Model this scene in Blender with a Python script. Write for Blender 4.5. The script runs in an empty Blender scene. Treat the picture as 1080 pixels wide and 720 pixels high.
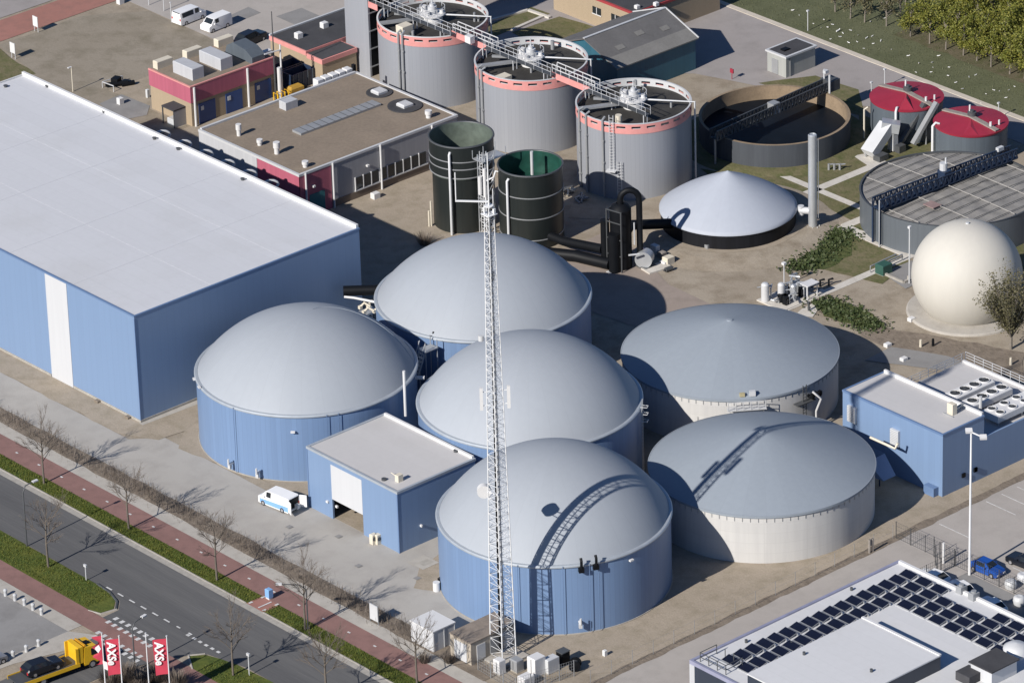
import bpy, math, random
from mathutils import Vector, Matrix, noise as mnoise
R = math.radians
rnd = random.Random(7)
C = bpy.context.scene.collection
S = bpy.context.scene

# ------------------------------------------------------------------ camera
cam_d = bpy.data.cameras.new('camera'); cam = bpy.data.objects.new('camera', cam_d); C.objects.link(cam)
cam_d.sensor_width = 36; cam_d.sensor_fit = 'HORIZONTAL'; cam_d.lens = 5550/1080*36
cam_d.clip_start = 5; cam_d.clip_end = 8000
CAMP = Vector((-376.58, -433.2, 280.0))
CAMM = Matrix.Rotation(R(-41), 4, 'Z') @ Matrix.Rotation(R(90-26.02), 4, 'X') @ Matrix.Rotation(R(-1.754), 4, 'Z')
cam.matrix_world = Matrix.Translation(CAMP) @ CAMM
S.camera = cam

# ------------------------------------------------------------------ sky, sun, exposure
SUN_EL, SUN_AZ = R(32.2), R(6.0)          # shadows run along +X, turned slightly to +Y
w = bpy.data.worlds.new('World'); S.world = w; w.use_nodes = True
nt = w.node_tree; sky = nt.nodes.new('ShaderNodeTexSky'); sky.sky_type = 'NISHITA'; sky.sun_disc = False
sky.sun_elevation = SUN_EL; sky.sun_rotation = R(263.7); sky.air_density = 1.0; sky.dust_density = 0.2; sky.ozone_density = 4.5
tint = nt.nodes.new('ShaderNodeMix'); tint.data_type = 'RGBA'; tint.blend_type = 'MULTIPLY'; tint.inputs['Factor'].default_value = 1; tint.inputs[7].default_value = (.86, .98, 1.16, 1)
nt.links.new(sky.outputs[0], tint.inputs[6]); nt.links.new(tint.outputs[2], nt.nodes['Background'].inputs[0]); nt.nodes['Background'].inputs[1].default_value = 0.052
sd = bpy.data.lights.new('sun', 'SUN'); sun = bpy.data.objects.new('sun', sd); C.objects.link(sun)
sd.energy = 4.6; sd.angle = R(0.53); sd.color = (1, 0.945, 0.875)
sun.rotation_euler = Vector((math.cos(SUN_AZ)*math.cos(SUN_EL), math.sin(SUN_AZ)*math.cos(SUN_EL), -math.sin(SUN_EL))).to_track_quat('-Z', 'Y').to_euler()
S.view_settings.view_transform = 'Standard'; S.view_settings.look = 'None'
S.view_settings.gamma = 1; S.view_settings.use_curve_mapping = False
S.view_settings.exposure = 0.35

# ------------------------------------------------------------------ helpers
def at(px, py, z=0.0):
    """point of the world at height z seen at this point of the survey photograph"""
    d = CAMM.to_3x3() @ Vector((px-540, 360-py, -5550))
    return CAMP + d*((z-CAMP.z)/d.z)

class MB:
    def __init__(s): s.v = []; s.f = []
    def add(s, vs, fs):
        o = len(s.v); s.v += [tuple(v) for v in vs]; s.f += [tuple(i+o for i in f) for f in fs]; return s
    def box(s, x0, x1, y0, y1, z0, z1):
        if x1 < x0: x0, x1 = x1, x0
        if y1 < y0: y0, y1 = y1, y0
        return s.add([(x0,y0,z0),(x1,y0,z0),(x1,y1,z0),(x0,y1,z0),(x0,y0,z1),(x1,y0,z1),(x1,y1,z1),(x0,y1,z1)],
                     [(3,2,1,0),(4,5,6,7),(0,1,5,4),(1,2,6,5),(2,3,7,6),(3,0,4,7)])
    def bbox(s, x0, x1, y0, y1, z0, z1, b=0.05):
        """box with chamfered upper edges"""
        vs = []
        for (i, z) in ((0, z0), (0, z1-b), (b, z1)):
            vs += [(x0+i,y0+i,z),(x1-i,y0+i,z),(x1-i,y1-i,z),(x0+i,y1-i,z)]
        fs = [(3,2,1,0),(8,9,10,11)]
        for k in (0, 4):
            for j in range(4): fs.append((k+j, k+(j+1)%4, k+4+(j+1)%4, k+4+j))
        return s.add(vs, fs)
    def obox(s, c, size, rz=0, rx=0, ry=0):
        m = Matrix.Translation(Vector(c)) @ Matrix.Rotation(rz,4,'Z') @ Matrix.Rotation(ry,4,'Y') @ Matrix.Rotation(rx,4,'X')
        a, b, d = (size[0]/2, size[1]/2, size[2]/2)
        vs = [m @ Vector(p) for p in ((-a,-b,-d),(a,-b,-d),(a,b,-d),(-a,b,-d),(-a,-b,d),(a,-b,d),(a,b,d),(-a,b,d))]
        return s.add(vs, [(3,2,1,0),(4,5,6,7),(0,1,5,4),(1,2,6,5),(2,3,7,6),(3,0,4,7)])
    def quad(s, a, b, c, d): return s.add([a,b,c,d], [(0,1,2,3)])
    def tri(s, a, b, c): return s.add([a,b,c], [(0,1,2)])
    def beam(s, a, b, w, h=None):
        a = Vector(a); b = Vector(b); h = h or w
        d = (b-a).normalized(); up = Vector((0,0,1)) if abs(d.z) < .95 else Vector((1,0,0))
        r = d.cross(up).normalized(); u = r.cross(d)
        vs = []
        for p in (a, b):
            for (i, j) in ((-1,-1),(1,-1),(1,1),(-1,1)): vs.append(p + r*(i*w/2) + u*(j*h/2))
        return s.add(vs, [(0,1,2,3),(7,6,5,4),(0,4,5,1),(1,5,6,2),(2,6,7,3),(3,7,4,0)])
    def tube(s, pts, r, n=8, r1=None, cap=True):
        pts = [Vector(p) for p in pts]; m = len(pts)
        rr = [r + ((r1 if r1 is not None else r)-r)*i/max(1,m-1) for i in range(m)]
        vs = []; prev = None
        for i, p in enumerate(pts):
            d = (pts[min(i+1,m-1)]-pts[max(i-1,0)])
            d = d.normalized() if d.length > 1e-9 else Vector((0,0,1))
            if prev is None:
                up = Vector((0,0,1)) if abs(d.z) < .9 else Vector((1,0,0)); x = d.cross(up).normalized()
            else: x = (prev - d*prev.dot(d)); x = x.normalized() if x.length > 1e-6 else d.orthogonal().normalized()
            prev = x; y = d.cross(x)
            for k in range(n):
                a = 2*math.pi*k/n; vs.append(p + x*(rr[i]*math.cos(a)) + y*(rr[i]*math.sin(a)))
        fs = []
        for i in range(m-1):
            for k in range(n): fs.append((i*n+k, i*n+(k+1)%n, (i+1)*n+(k+1)%n, (i+1)*n+k))
        if cap: fs.append(tuple(range(n-1,-1,-1))); fs.append(tuple((m-1)*n+k for k in range(n)))
        return s.add(vs, fs)
    def cyl(s, x, y, z0, z1, r, n=24, r1=None): return s.tube([(x,y,z0),(x,y,z1)], r, n, r1)
    def lathe(s, prof, n=64, cx=0, cy=0, a0=0, a1=2*math.pi):
        full = abs(a1-a0-2*math.pi) < 1e-6; k = n if full else n+1
        vs = []; fs = []
        for (r, z) in prof:
            for i in range(k):
                a = a0+(a1-a0)*i/n; vs.append((cx+r*math.cos(a), cy+r*math.sin(a), z))
        for j in range(len(prof)-1):
            for i in range(n):
                i2 = (i+1)%k
                fs.append((j*k+i, j*k+i2, (j+1)*k+i2, (j+1)*k+i))
        return s.add(vs, fs)
    def disc(s, cx, cy, z, r, n=48):
        return s.add([(cx+r*math.cos(2*math.pi*i/n), cy+r*math.sin(2*math.pi*i/n), z) for i in range(n)], [tuple(range(n))])
    def prism(s, poly, z0, z1):
        n = len(poly)
        vs = [(p[0],p[1],z0) for p in poly]+[(p[0],p[1],z1) for p in poly]
        area = sum(poly[i][0]*poly[(i+1)%n][1]-poly[(i+1)%n][0]*poly[i][1] for i in range(n))
        fs = [tuple(range(n-1,-1,-1)), tuple(range(n,2*n))] + [(i,(i+1)%n,n+(i+1)%n,n+i) for i in range(n)]
        if area < 0: fs = [tuple(reversed(f)) for f in fs]
        return s.add(vs, fs)
    def xprism(s, prof, x0, x1):
        """profile in (y,z) swept along x"""
        n = len(prof)
        vs = [(x0,p[0],p[1]) for p in prof]+[(x1,p[0],p[1]) for p in prof]
        return s.add(vs, [tuple(range(n-1,-1,-1)), tuple(range(n,2*n))]+[(i,(i+1)%n,n+(i+1)%n,n+i) for i in range(n)])
    def ladder(s, a, b, out, wdt=.5, step=.4, r=.04):
        """rungs and rails between a (low) and b (high); out = sideways direction"""
        a = Vector(a); b = Vector(b); o = Vector(out).normalized()*(wdt/2)
        s.beam(a-o, b-o, r*1.6); s.beam(a+o, b+o, r*1.6)
        n = max(2, int((b-a).length/step))
        for i in range(1, n):
            p = a.lerp(b, i/n); s.beam(p-o, p+o, r)
        return s
    def build(s, name, mat, parent=None, local=False, smooth=None, label=None):
        me = bpy.data.meshes.new(name)
        off = Vector((0,0,0)); loc = None
        if parent is not None and not local:
            p = parent
            while p is not None: off += p.location; p = p.parent
        elif parent is None:
            xs = [v[0] for v in s.v]; ys = [v[1] for v in s.v]; zs = [v[2] for v in s.v]
            off = Vector(((min(xs)+max(xs))/2, (min(ys)+max(ys))/2, min(zs))); loc = off
        me.from_pydata([(v[0]-off.x, v[1]-off.y, v[2]-off.z) for v in s.v], [], s.f)
        if smooth:
            me.polygons.foreach_set('use_smooth', [True]*len(me.polygons)); me.set_sharp_from_angle(angle=R(smooth))
        me.update()
        if mat: me.materials.append(mat)
        o = bpy.data.objects.new(name, me); C.objects.link(o)
        if loc is not None: o.location = loc
        if parent is not None: o.parent = parent
        if label: o['label'] = label
        return o

def tag(o, label, cat, group=None):
    o['label'] = label; o['category'] = cat
    if group: o['group'] = group
    return o
def root(name, label, cat, loc=(0,0,0), rz=0, group=None):
    o = bpy.data.objects.new(name, None); C.objects.link(o); o.location = loc; o.rotation_euler = (0,0,rz); o.empty_display_size = .5
    return tag(o, label, cat, group)
def kids(o): return [c for c in bpy.data.objects if c.parent == o]
def dup(o, loc, rz=None, label=None, scale=None):
    def cp(src, par):
        c = src.copy(); C.objects.link(c); c.parent = par
        for k in kids(src): cp(k, c)
        return c
    r = cp(o, None); r.location = loc
    if rz is not None: r.rotation_euler = (0,0,rz)
    if scale: r.scale = scale
    if label: r['label'] = label
    return r

# ------------------------------------------------------------------ materials
def nodes(name):
    m = bpy.data.materials.new(name); m.use_nodes = True
    t = m.node_tree; return m, t, t.nodes['Principled BSDF']
def N(t, typ, **kw):
    n = t.nodes.new(typ)
    for k, v in kw.items():
        if k.startswith('i_'): n.inputs[k[2:].replace('_',' ')].default_value = v
        else: setattr(n, k, v)
    return n
def rgb(c, f=1.0): return (min(1,c[0]*f), min(1,c[1]*f), min(1,c[2]*f), 1)
def coords(t, scale=(1,1,1)):
    tc = N(t,'ShaderNodeTexCoord'); mp = N(t,'ShaderNodeMapping'); mp.inputs['Scale'].default_value = scale
    t.links.new(tc.outputs['Object'], mp.inputs['Vector']); return mp.outputs[0]
def noise_mix(t, vec, scale, lo, hi, a, b, detail=6, rough=.6):
    """colour a..b by noise"""
    n = N(t,'ShaderNodeTexNoise'); n.inputs['Scale'].default_value = scale; n.inputs['Detail'].default_value = detail; n.inputs['Roughness'].default_value = rough
    t.links.new(vec, n.inputs['Vector'])
    mr = N(t,'ShaderNodeMapRange'); mr.inputs['From Min'].default_value = lo; mr.inputs['From Max'].default_value = hi
    t.links.new(n.outputs['Fac'], mr.inputs['Value'])
    mx = N(t,'ShaderNodeMix', data_type='RGBA'); t.links.new(mr.outputs[0], mx.inputs['Factor'])
    for sock, c in ((6,a),(7,b)):
        if isinstance(c, tuple): mx.inputs[sock].default_value = c
        else: t.links.new(c, mx.inputs[sock])
    return mx.outputs[2]
def mat(name, col, rough=.7, metal=0, var=.12, scale=.6, fine=0, bump=0, bscale=8, aniso=(1,1,1), spec=.5):
    m, t, b = nodes(name); v = coords(t, aniso)
    c = noise_mix(t, v, scale, .3, .7, rgb(col,1-var), rgb(col,1+var))
    if fine:
        c2 = N(t,'ShaderNodeMix', data_type='RGBA', blend_type='MULTIPLY'); c2.inputs['Factor'].default_value = 1
        g = noise_mix(t, v, scale*9, .3, .7, (1-fine,1-fine,1-fine,1), (1+fine*.3,1+fine*.3,1+fine*.3,1), 8, .7)
        t.links.new(c, c2.inputs[6]); t.links.new(g, c2.inputs[7]); c = c2.outputs[2]
    t.links.new(c, b.inputs['Base Color']); b.inputs['Roughness'].default_value = rough; b.inputs['Metallic'].default_value = metal
    b.inputs['Specular IOR Level'].default_value = spec
    if bump:
        n = N(t,'ShaderNodeTexNoise'); n.inputs['Scale'].default_value = bscale; n.inputs['Detail'].default_value = 6; t.links.new(v, n.inputs['Vector'])
        bp = N(t,'ShaderNodeBump'); bp.inputs['Strength'].default_value = bump; bp.inputs['Distance'].default_value = .1
        t.links.new(n.outputs['Fac'], bp.inputs['Height']); t.links.new(bp.outputs[0], b.inputs['Normal'])
    return m
def panel(name, col, mode='xy', width=1.0, R0=1.0, rough=.45, metal=0, var=.05, seam=.15, seamw=.05, zstep=0, streak=.06, ribs=0, spec=.5):
    """cladding: upright panels of one width, seams between them, faint run-off streaks"""
    m, t, b = nodes(name); tc = N(t,'ShaderNodeTexCoord'); sp = N(t,'ShaderNodeSeparateXYZ'); t.links.new(tc.outputs['Object'], sp.inputs[0])
    if mode == 'ang':
        a = N(t,'ShaderNodeMath', operation='ARCTAN2'); t.links.new(sp.outputs['Y'], a.inputs[0]); t.links.new(sp.outputs['X'], a.inputs[1]); k = R0/width; src = a.outputs[0]
    else:
        a = N(t,'ShaderNodeMath', operation='ADD'); t.links.new(sp.outputs['X'], a.inputs[0]); t.links.new(sp.outputs['Y'], a.inputs[1]); k = 1/width; src = a.outputs[0]
    mu = N(t,'ShaderNodeMath', operation='MULTIPLY'); t.links.new(src, mu.inputs[0]); mu.inputs[1].default_value = k
    fl = N(t,'ShaderNodeMath', operation='FLOOR'); t.links.new(mu.outputs[0], fl.inputs[0])
    fr = N(t,'ShaderNodeMath', operation='FRACT'); t.links.new(mu.outputs[0], fr.inputs[0])
    idx = fl.outputs[0]; seamv = fr.outputs[0]
    lt = N(t,'ShaderNodeMath', operation='LESS_THAN'); t.links.new(seamv, lt.inputs[0]); lt.inputs[1].default_value = seamw
    seamo = lt.outputs[0]
    if zstep:
        zz = N(t,'ShaderNodeMath', operation='DIVIDE'); t.links.new(sp.outputs['Z'], zz.inputs[0]); zz.inputs[1].default_value = zstep
        zf = N(t,'ShaderNodeMath', operation='FLOOR'); t.links.new(zz.outputs[0], zf.inputs[0])
        zr = N(t,'ShaderNodeMath', operation='FRACT'); t.links.new(zz.outputs[0], zr.inputs[0])
        z2 = N(t,'ShaderNodeMath', operation='MULTIPLY_ADD'); t.links.new(zf.outputs[0], z2.inputs[0]); z2.inputs[1].default_value = 37.7; t.links.new(idx, z2.inputs[2]); idx = z2.outputs[0]
        zl = N(t,'ShaderNodeMath', operation='LESS_THAN'); t.links.new(zr.outputs[0], zl.inputs[0]); zl.inputs[1].default_value = .05/zstep
        mxm = N(t,'ShaderNodeMath', operation='MAXIMUM'); t.links.new(seamo, mxm.inputs[0]); t.links.new(zl.outputs[0], mxm.inputs[1]); seamo = mxm.outputs[0]
    wn = N(t,'ShaderNodeTexWhiteNoise', noise_dimensions='1D'); t.links.new(idx, wn.inputs['W'])
    mx = N(t,'ShaderNodeMix', data_type='RGBA'); t.links.new(wn.outputs['Value'], mx.inputs['Factor']); mx.inputs[6].default_value = rgb(col,1-var); mx.inputs[7].default_value = rgb(col,1+var)
    c = mx.outputs[2]
    if streak:
        mp = N(t,'ShaderNodeMapping'); mp.inputs['Scale'].default_value = (1.6,1.6,.12); t.links.new(tc.outputs['Object'], mp.inputs['Vector'])
        g = noise_mix(t, mp.outputs[0], 1.0, .35, .7, (1,1,1,1), (1-streak*2,1-streak*2,1-streak*1.8,1))
        m2 = N(t,'ShaderNodeMix', data_type='RGBA', blend_type='MULTIPLY'); m2.inputs['Factor'].default_value = 1; t.links.new(c, m2.inputs[6]); t.links.new(g, m2.inputs[7]); c = m2.outputs[2]
    m3 = N(t,'ShaderNodeMix', data_type='RGBA'); t.links.new(c, m3.inputs[6]); m3.inputs[7].default_value = rgb(col,1-seam*2.2)
    sf = N(t,'ShaderNodeMath', operation='MULTIPLY'); t.links.new(seamo, sf.inputs[0]); sf.inputs[1].default_value = .8; t.links.new(sf.outputs[0], m3.inputs['Factor'])
    t.links.new(m3.outputs[2], b.inputs['Base Color'])
    b.inputs['Roughness'].default_value = rough; b.inputs['Metallic'].default_value = metal; b.inputs['Specular IOR Level'].default_value = spec
    if ribs:
        sn = N(t,'ShaderNodeMath', operation='MULTIPLY'); t.links.new(mu.outputs[0], sn.inputs[0]); sn.inputs[1].default_value = 2*math.pi*ribs
        s2 = N(t,'ShaderNodeMath', operation='SINE'); t.links.new(sn.outputs[0], s2.inputs[0])
        bp = N(t,'ShaderNodeBump'); bp.inputs['Strength'].default_value = .35; bp.inputs['Distance'].default_value = .04
        t.links.new(s2.outputs[0], bp.inputs['Height']); t.links.new(bp.outputs[0], b.inputs['Normal'])
    return m
def blend3(name, a, b_, c_, s1=.08, s2=.5, s3=6, rough=.95, lo2=.45, hi2=.7, aniso=(1,1,1), bump=.25):
    """ground: broad patches of a and b, blotches of c, fine grain"""
    m, t, b = nodes(name); v = coords(t, aniso)
    x = noise_mix(t, v, s1, .35, .65, rgb(a), rgb(b_), 5, .65)
    n2 = N(t,'ShaderNodeTexNoise'); n2.inputs['Scale'].default_value = s2; n2.inputs['Detail'].default_value = 8; n2.inputs['Roughness'].default_value = .65; t.links.new(v, n2.inputs['Vector'])
    mr = N(t,'ShaderNodeMapRange'); mr.inputs['From Min'].default_value = lo2; mr.inputs['From Max'].default_value = hi2; t.links.new(n2.outputs['Fac'], mr.inputs['Value'])
    mx = N(t,'ShaderNodeMix', data_type='RGBA'); t.links.new(mr.outputs[0], mx.inputs['Factor']); t.links.new(x, mx.inputs[6]); mx.inputs[7].default_value = rgb(c_)
    g = noise_mix(t, v, s3, .3, .7, (.8,.8,.8,1), (1.1,1.1,1.1,1), 6, .7)
    m2 = N(t,'ShaderNodeMix', data_type='RGBA', blend_type='MULTIPLY'); m2.inputs['Factor'].default_value = 1; t.links.new(mx.outputs[2], m2.inputs[6]); t.links.new(g, m2.inputs[7])
    t.links.new(m2.outputs[2], b.inputs['Base Color']); b.inputs['Roughness'].default_value = rough; b.inputs['Specular IOR Level'].default_value = .2
    if bump:
        n3 = N(t,'ShaderNodeTexNoise'); n3.inputs['Scale'].default_value = 2.5; n3.inputs['Detail'].default_value = 7; t.links.new(v, n3.inputs['Vector'])
        bp = N(t,'ShaderNodeBump'); bp.inputs['Strength'].default_value = bump; bp.inputs['Distance'].default_value = .15
        t.links.new(n3.outputs['Fac'], bp.inputs['Height']); t.links.new(bp.outputs[0], b.inputs['Normal'])
    return m
def leafmat(name, a, b_):
    m, t, b = nodes(name)
    gi = N(t,'ShaderNodeNewGeometry'); mx = N(t,'ShaderNodeMix', data_type='RGBA'); t.links.new(gi.outputs['Random Per Island'], mx.inputs['Factor'])
    mx.inputs[6].default_value = rgb(a); mx.inputs[7].default_value = rgb(b_); t.links.new(mx.outputs[2], b.inputs['Base Color'])
    b.inputs['Roughness'].default_value = .6; b.inputs['Subsurface Weight'].default_value = 0
    tr = N(t,'ShaderNodeBsdfTranslucent'); t.links.new(mx.outputs[2], tr.inputs['Color']); ms = N(t,'ShaderNodeMixShader'); ms.inputs[0].default_value = .3
    t.links.new(b.outputs[0], ms.inputs[1]); t.links.new(tr.outputs[0], ms.inputs[2]); t.links.new(ms.outputs[0], t.nodes['Material Output'].inputs['Surface'])
    return m

# ground
m_soil = blend3('soil', (.31,.265,.208), (.36,.313,.25), (.24,.2,.15), .06, .35)
m_sand = blend3('sandy soil', (.37,.315,.25), (.335,.285,.225), (.28,.24,.18), .1, .5)
m_dirtlot = blend3('bare lot', (.27,.235,.185), (.3,.265,.215), (.2,.175,.13), .05, .25)
m_pave = blend3('yard paving', (.385,.365,.335), (.41,.39,.36), (.345,.325,.3), .05, .3, 12, bump=.05)
m_pave2 = blend3('alley paving', (.385,.355,.33), (.41,.38,.35), (.345,.32,.295), .08, .3, 12, bump=.05)
m_foot = blend3('footway paving', (.42,.395,.355), (.45,.425,.385), (.36,.335,.3), .1, .8, 14, bump=.05)
m_conc = blend3('path concrete', (.56,.53,.48), (.6,.57,.52), (.48,.45,.4), .3, 1.2, 14, bump=.03)
m_asph = blend3('asphalt', (.102,.102,.105), (.122,.122,.123), (.138,.137,.136), .35, .45, 10, aniso=(1,.025,1), bump=.05)
m_asph2 = blend3('old asphalt', (.31,.285,.275), (.34,.315,.305), (.265,.245,.235), .05, .2, 10, bump=.05)
m_lot = blend3('parking paving', (.25,.245,.24), (.275,.27,.265), (.21,.205,.2), .06, .3, 12, bump=.05)
m_red = blend3('red asphalt', (.24,.14,.125), (.27,.158,.142), (.205,.122,.11), .12, .6, 12, bump=.05)
m_redb = blend3('red brick paving', (.33,.16,.13), (.36,.18,.15), (.28,.15,.125), .12, .6, 12, bump=.05)
m_kerb = mat('kerb', (.34,.32,.285), .9, var=.15, scale=1.5)
m_grass = blend3('verge grass', (.068,.1,.022), (.125,.135,.03), (.05,.075,.018), .22, 1.1, 9, bump=.6)
m_field = blend3('field grass', (.105,.115,.06), (.13,.135,.078), (.09,.098,.052), .05, .3, 5, bump=.5)
m_weed = blend3('weedy grass', (.13,.125,.06), (.185,.16,.095), (.09,.105,.038), .15, .7, 6, bump=.6)
m_green = blend3('lush weeds', (.06,.085,.028), (.11,.115,.045), (.045,.065,.02), .3, 1.5, 7, bump=.8)
m_mulch = blend3('leaf litter', (.2,.165,.13), (.245,.205,.165), (.145,.12,.095), .3, 1.0, 8, bump=.6)
m_paint = mat('road paint', (.56,.56,.55), .7, var=.2, scale=2)
# buildings and tanks
m_hall = panel('hall cladding', (.176,.26,.405), 'xy', 1.1, var=.012, seam=.04, seamw=.06, streak=.015, rough=.45)
m_blue = panel('blue cladding', (.176,.26,.405), 'xy', .9, var=.015, seam=.04, seamw=.06, streak=.02, rough=.45)
m_digw = panel('digester cladding', (.16,.245,.4), 'ang', .62, 12.9, var=.03, seam=.06, seamw=.12, streak=.03, rough=.45)
m_white = mat('white sheet', (.62,.62,.62), .5, var=.03)
m_whitep = panel('white panels', (.53,.54,.555), 'xy', 1.0, var=.01, seam=.03, streak=.02)
m_roof = mat('roof membrane', (.55,.56,.585), .75, var=.03, scale=.12, fine=.04)
def lapped(name, col, width):
    m, t, b = nodes(name); tc = N(t,'ShaderNodeTexCoord'); sp = N(t,'ShaderNodeSeparateXYZ'); t.links.new(tc.outputs['Object'], sp.inputs[0])
    mu = N(t,'ShaderNodeMath', operation='DIVIDE'); t.links.new(sp.outputs['X'], mu.inputs[0]); mu.inputs[1].default_value = width
    fl = N(t,'ShaderNodeMath', operation='FLOOR'); t.links.new(mu.outputs[0], fl.inputs[0]); fr = N(t,'ShaderNodeMath', operation='FRACT'); t.links.new(mu.outputs[0], fr.inputs[0])
    wn = N(t,'ShaderNodeTexWhiteNoise', noise_dimensions='1D'); t.links.new(fl.outputs[0], wn.inputs['W'])
    mx = N(t,'ShaderNodeMix', data_type='RGBA'); t.links.new(wn.outputs['Value'], mx.inputs['Factor']); mx.inputs[6].default_value = rgb(col,.985); mx.inputs[7].default_value = rgb(col,1.015)
    lt = N(t,'ShaderNodeMath', operation='LESS_THAN'); t.links.new(fr.outputs[0], lt.inputs[0]); lt.inputs[1].default_value = .05
    m3 = N(t,'ShaderNodeMix', data_type='RGBA'); t.links.new(lt.outputs[0], m3.inputs['Factor']); t.links.new(mx.outputs[2], m3.inputs[6]); m3.inputs[7].default_value = rgb(col,.955)
    v = coords(t); g = noise_mix(t, v, .09, .5, .72, (1,1,1,1), (.93,.925,.91,1), 7, .6); g2 = noise_mix(t, v, 1.3, .35, .75, (1.015,1.015,1.015,1), (.965,.965,.965,1), 8, .7)
    a = N(t,'ShaderNodeMix', data_type='RGBA', blend_type='MULTIPLY'); a.inputs['Factor'].default_value = 1; t.links.new(m3.outputs[2], a.inputs[6]); t.links.new(g, a.inputs[7])
    c = N(t,'ShaderNodeMix', data_type='RGBA', blend_type='MULTIPLY'); c.inputs['Factor'].default_value = 1; t.links.new(a.outputs[2], c.inputs[6]); t.links.new(g2, c.inputs[7])
    t.links.new(c.outputs[2], b.inputs['Base Color']); b.inputs['Roughness'].default_value = .75; return m
m_roof = lapped('roof membrane', (.55,.56,.585), 2.1)
m_roof2 = lapped('warm roof membrane', (.5,.49,.485), 1.6)
m_roofw = lapped('white roof membrane', (.58,.585,.595), 1.8)
m_dome = panel('dome membrane', (.328,.355,.39), 'ang', 2.66, 12.7, var=.01, seam=.03, seamw=.03, streak=.014, rough=.6, spec=.25)
m_tent = panel('tent membrane', (.258,.293,.333), 'ang', 2.66, 12.7, var=.015, seam=.03, seamw=.03, streak=.025, rough=.6, spec=.25)
m_lowd = panel('pale tent membrane', (.385,.415,.47), 'ang', 2.0, 8.7, var=.012, seam=.03, seamw=.03, streak=.02, rough=.6, spec=.25)
m_sphere = panel('cream membrane', (.53,.508,.455), 'ang', 1.9, 6.7, var=.008, seam=.012, seamw=.03, streak=.018, rough=.6, spec=.2)
m_flange = mat('rim metal', (.42,.46,.5), .45, .3, var=.08)
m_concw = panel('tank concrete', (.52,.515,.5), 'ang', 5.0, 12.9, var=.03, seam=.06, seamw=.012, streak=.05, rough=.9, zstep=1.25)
m_sil = panel('silver cladding', (.29,.305,.335), 'ang', .55, 7.4, var=.025, seam=.05, seamw=.1, streak=.015, rough=.5, metal=.1)
m_tower = panel('tower cladding', (.3,.315,.345), 'xy', .6, var=.03, seam=.05, streak=.02, rough=.5, metal=.1)
m_pink = mat('faded pink steel', (.62,.27,.25), .6, var=.08, scale=1)
m_pink2 = panel('magenta boarding', (.4,.105,.155), 'xy', .35, var=.05, seam=.08, streak=.04, rough=.6)
m_tan = panel('tan brick', (.4,.315,.215), 'xy', .22, var=.05, seam=.1, streak=.05, zstep=.07, rough=.9)
m_dgreen = panel('dark green steel', (.017,.021,.02), 'ang', 1.6, 4.1, var=.08, seam=.1, seamw=.03, streak=.1, rough=.4)
m_ingreen = mat('tank lining', (.1,.125,.105), .6, var=.25, scale=.8)
m_ingreen2 = mat('green tank lining', (.012,.06,.045), .45, var=.3, scale=.8)
m_black = mat('black plastic', (.005,.006,.008), .55, var=.2, spec=.2)
m_skirt = panel('black skirting', (.008,.009,.012), 'ang', .6, 8.6, var=.2, seam=.2, streak=.1, rough=.6, spec=.25)
m_dark = mat('dark roofing felt', (.05,.05,.055), .9, var=.2, scale=.4, fine=.15)
m_darkroof = mat('sludge cover', (.035,.033,.03), .8, var=.35, scale=.5)
m_shedroof = mat('fibre cement roof', (.125,.122,.122), .9, var=.15, scale=.3, fine=.15)
m_shedroof2 = mat('weathered roof strip', (.19,.185,.175), .9, var=.1, scale=.3, fine=.15)
m_teal = panel('teal cladding', (.03,.115,.165), 'xy', .8, var=.05, seam=.1, streak=.06, rough=.5)
m_gravel = mat('roof gravel', (.235,.19,.145), .95, var=.1, scale=.25, fine=.2)
m_greyw = panel('grey cladding', (.3,.305,.325), 'xy', .5, var=.03, seam=.06, streak=.04, rough=.6)
m_pale = panel('pale grey cladding', (.45,.46,.48), 'xy', .5, var=.03, seam=.06, streak=.04, rough=.6)
m_redr = mat('red tank roof', (.3,.022,.045), .55, var=.08, scale=.6, fine=.05)
m_slate = panel('slate blue cladding', (.1,.12,.14), 'ang', .6, 4.8, var=.06, seam=.08, streak=.06, rough=.5)
m_slate2 = panel('slate tank cladding', (.11,.125,.14), 'ang', .8, 11.4, var=.06, seam=.08, streak=.06, rough=.5)
m_cover = mat('grey cover sheet', (.25,.24,.225), .8, var=.15, scale=.5, fine=.2)
m_seam = mat('pale batten', (.36,.345,.32), .8, var=.1)
m_water = mat('dark water', (.006,.009,.014), .5, var=.3, scale=.3, spec=.12)
m_rusty = mat('stained concrete', (.26,.195,.13), .9, var=.2, scale=.5, fine=.2)
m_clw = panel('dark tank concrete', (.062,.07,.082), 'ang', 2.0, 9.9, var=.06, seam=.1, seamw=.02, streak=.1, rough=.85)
m_grey = mat('grey steel', (.33,.34,.35), .5, .3, var=.08)
m_lgrey = mat('light grey steel', (.55,.56,.57), .5, .1, var=.06)
m_dgrey = mat('dark grey steel', (.09,.095,.1), .5, .3, var=.1)
m_galv = mat('galvanised steel', (.5,.52,.54), .4, .5, var=.08)
m_mast = mat('white mast paint', (.68,.69,.7), .5, var=.05)
m_shed_grey = panel('grey green cladding', (.35,.36,.34), 'xy', .5, var=.03, seam=.06, streak=.05, rough=.7)
m_brickd = panel('brown brick', (.2,.16,.125), 'xy', .22, var=.06, seam=.1, streak=.05, zstep=.07, rough=.9)
m_glass = mat('dark glass', (.02,.025,.03), .08, var=.1)
m_bluedoor = mat('blue door paint', (.02,.06,.2), .45, var=.08)
m_tealdoor = mat('teal door paint', (.03,.15,.17), .45, var=.08)
m_dkblue = mat('navy paint', (.02,.035,.07), .45, var=.1)
m_yellow = mat('yellow paint', (.72,.43,.02), .4, var=.05)
m_cream = mat('cream paint', (.6,.55,.45), .6, var=.06)
m_greenbox = mat('green cabinet paint', (.03,.09,.07), .5, var=.1)
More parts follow.
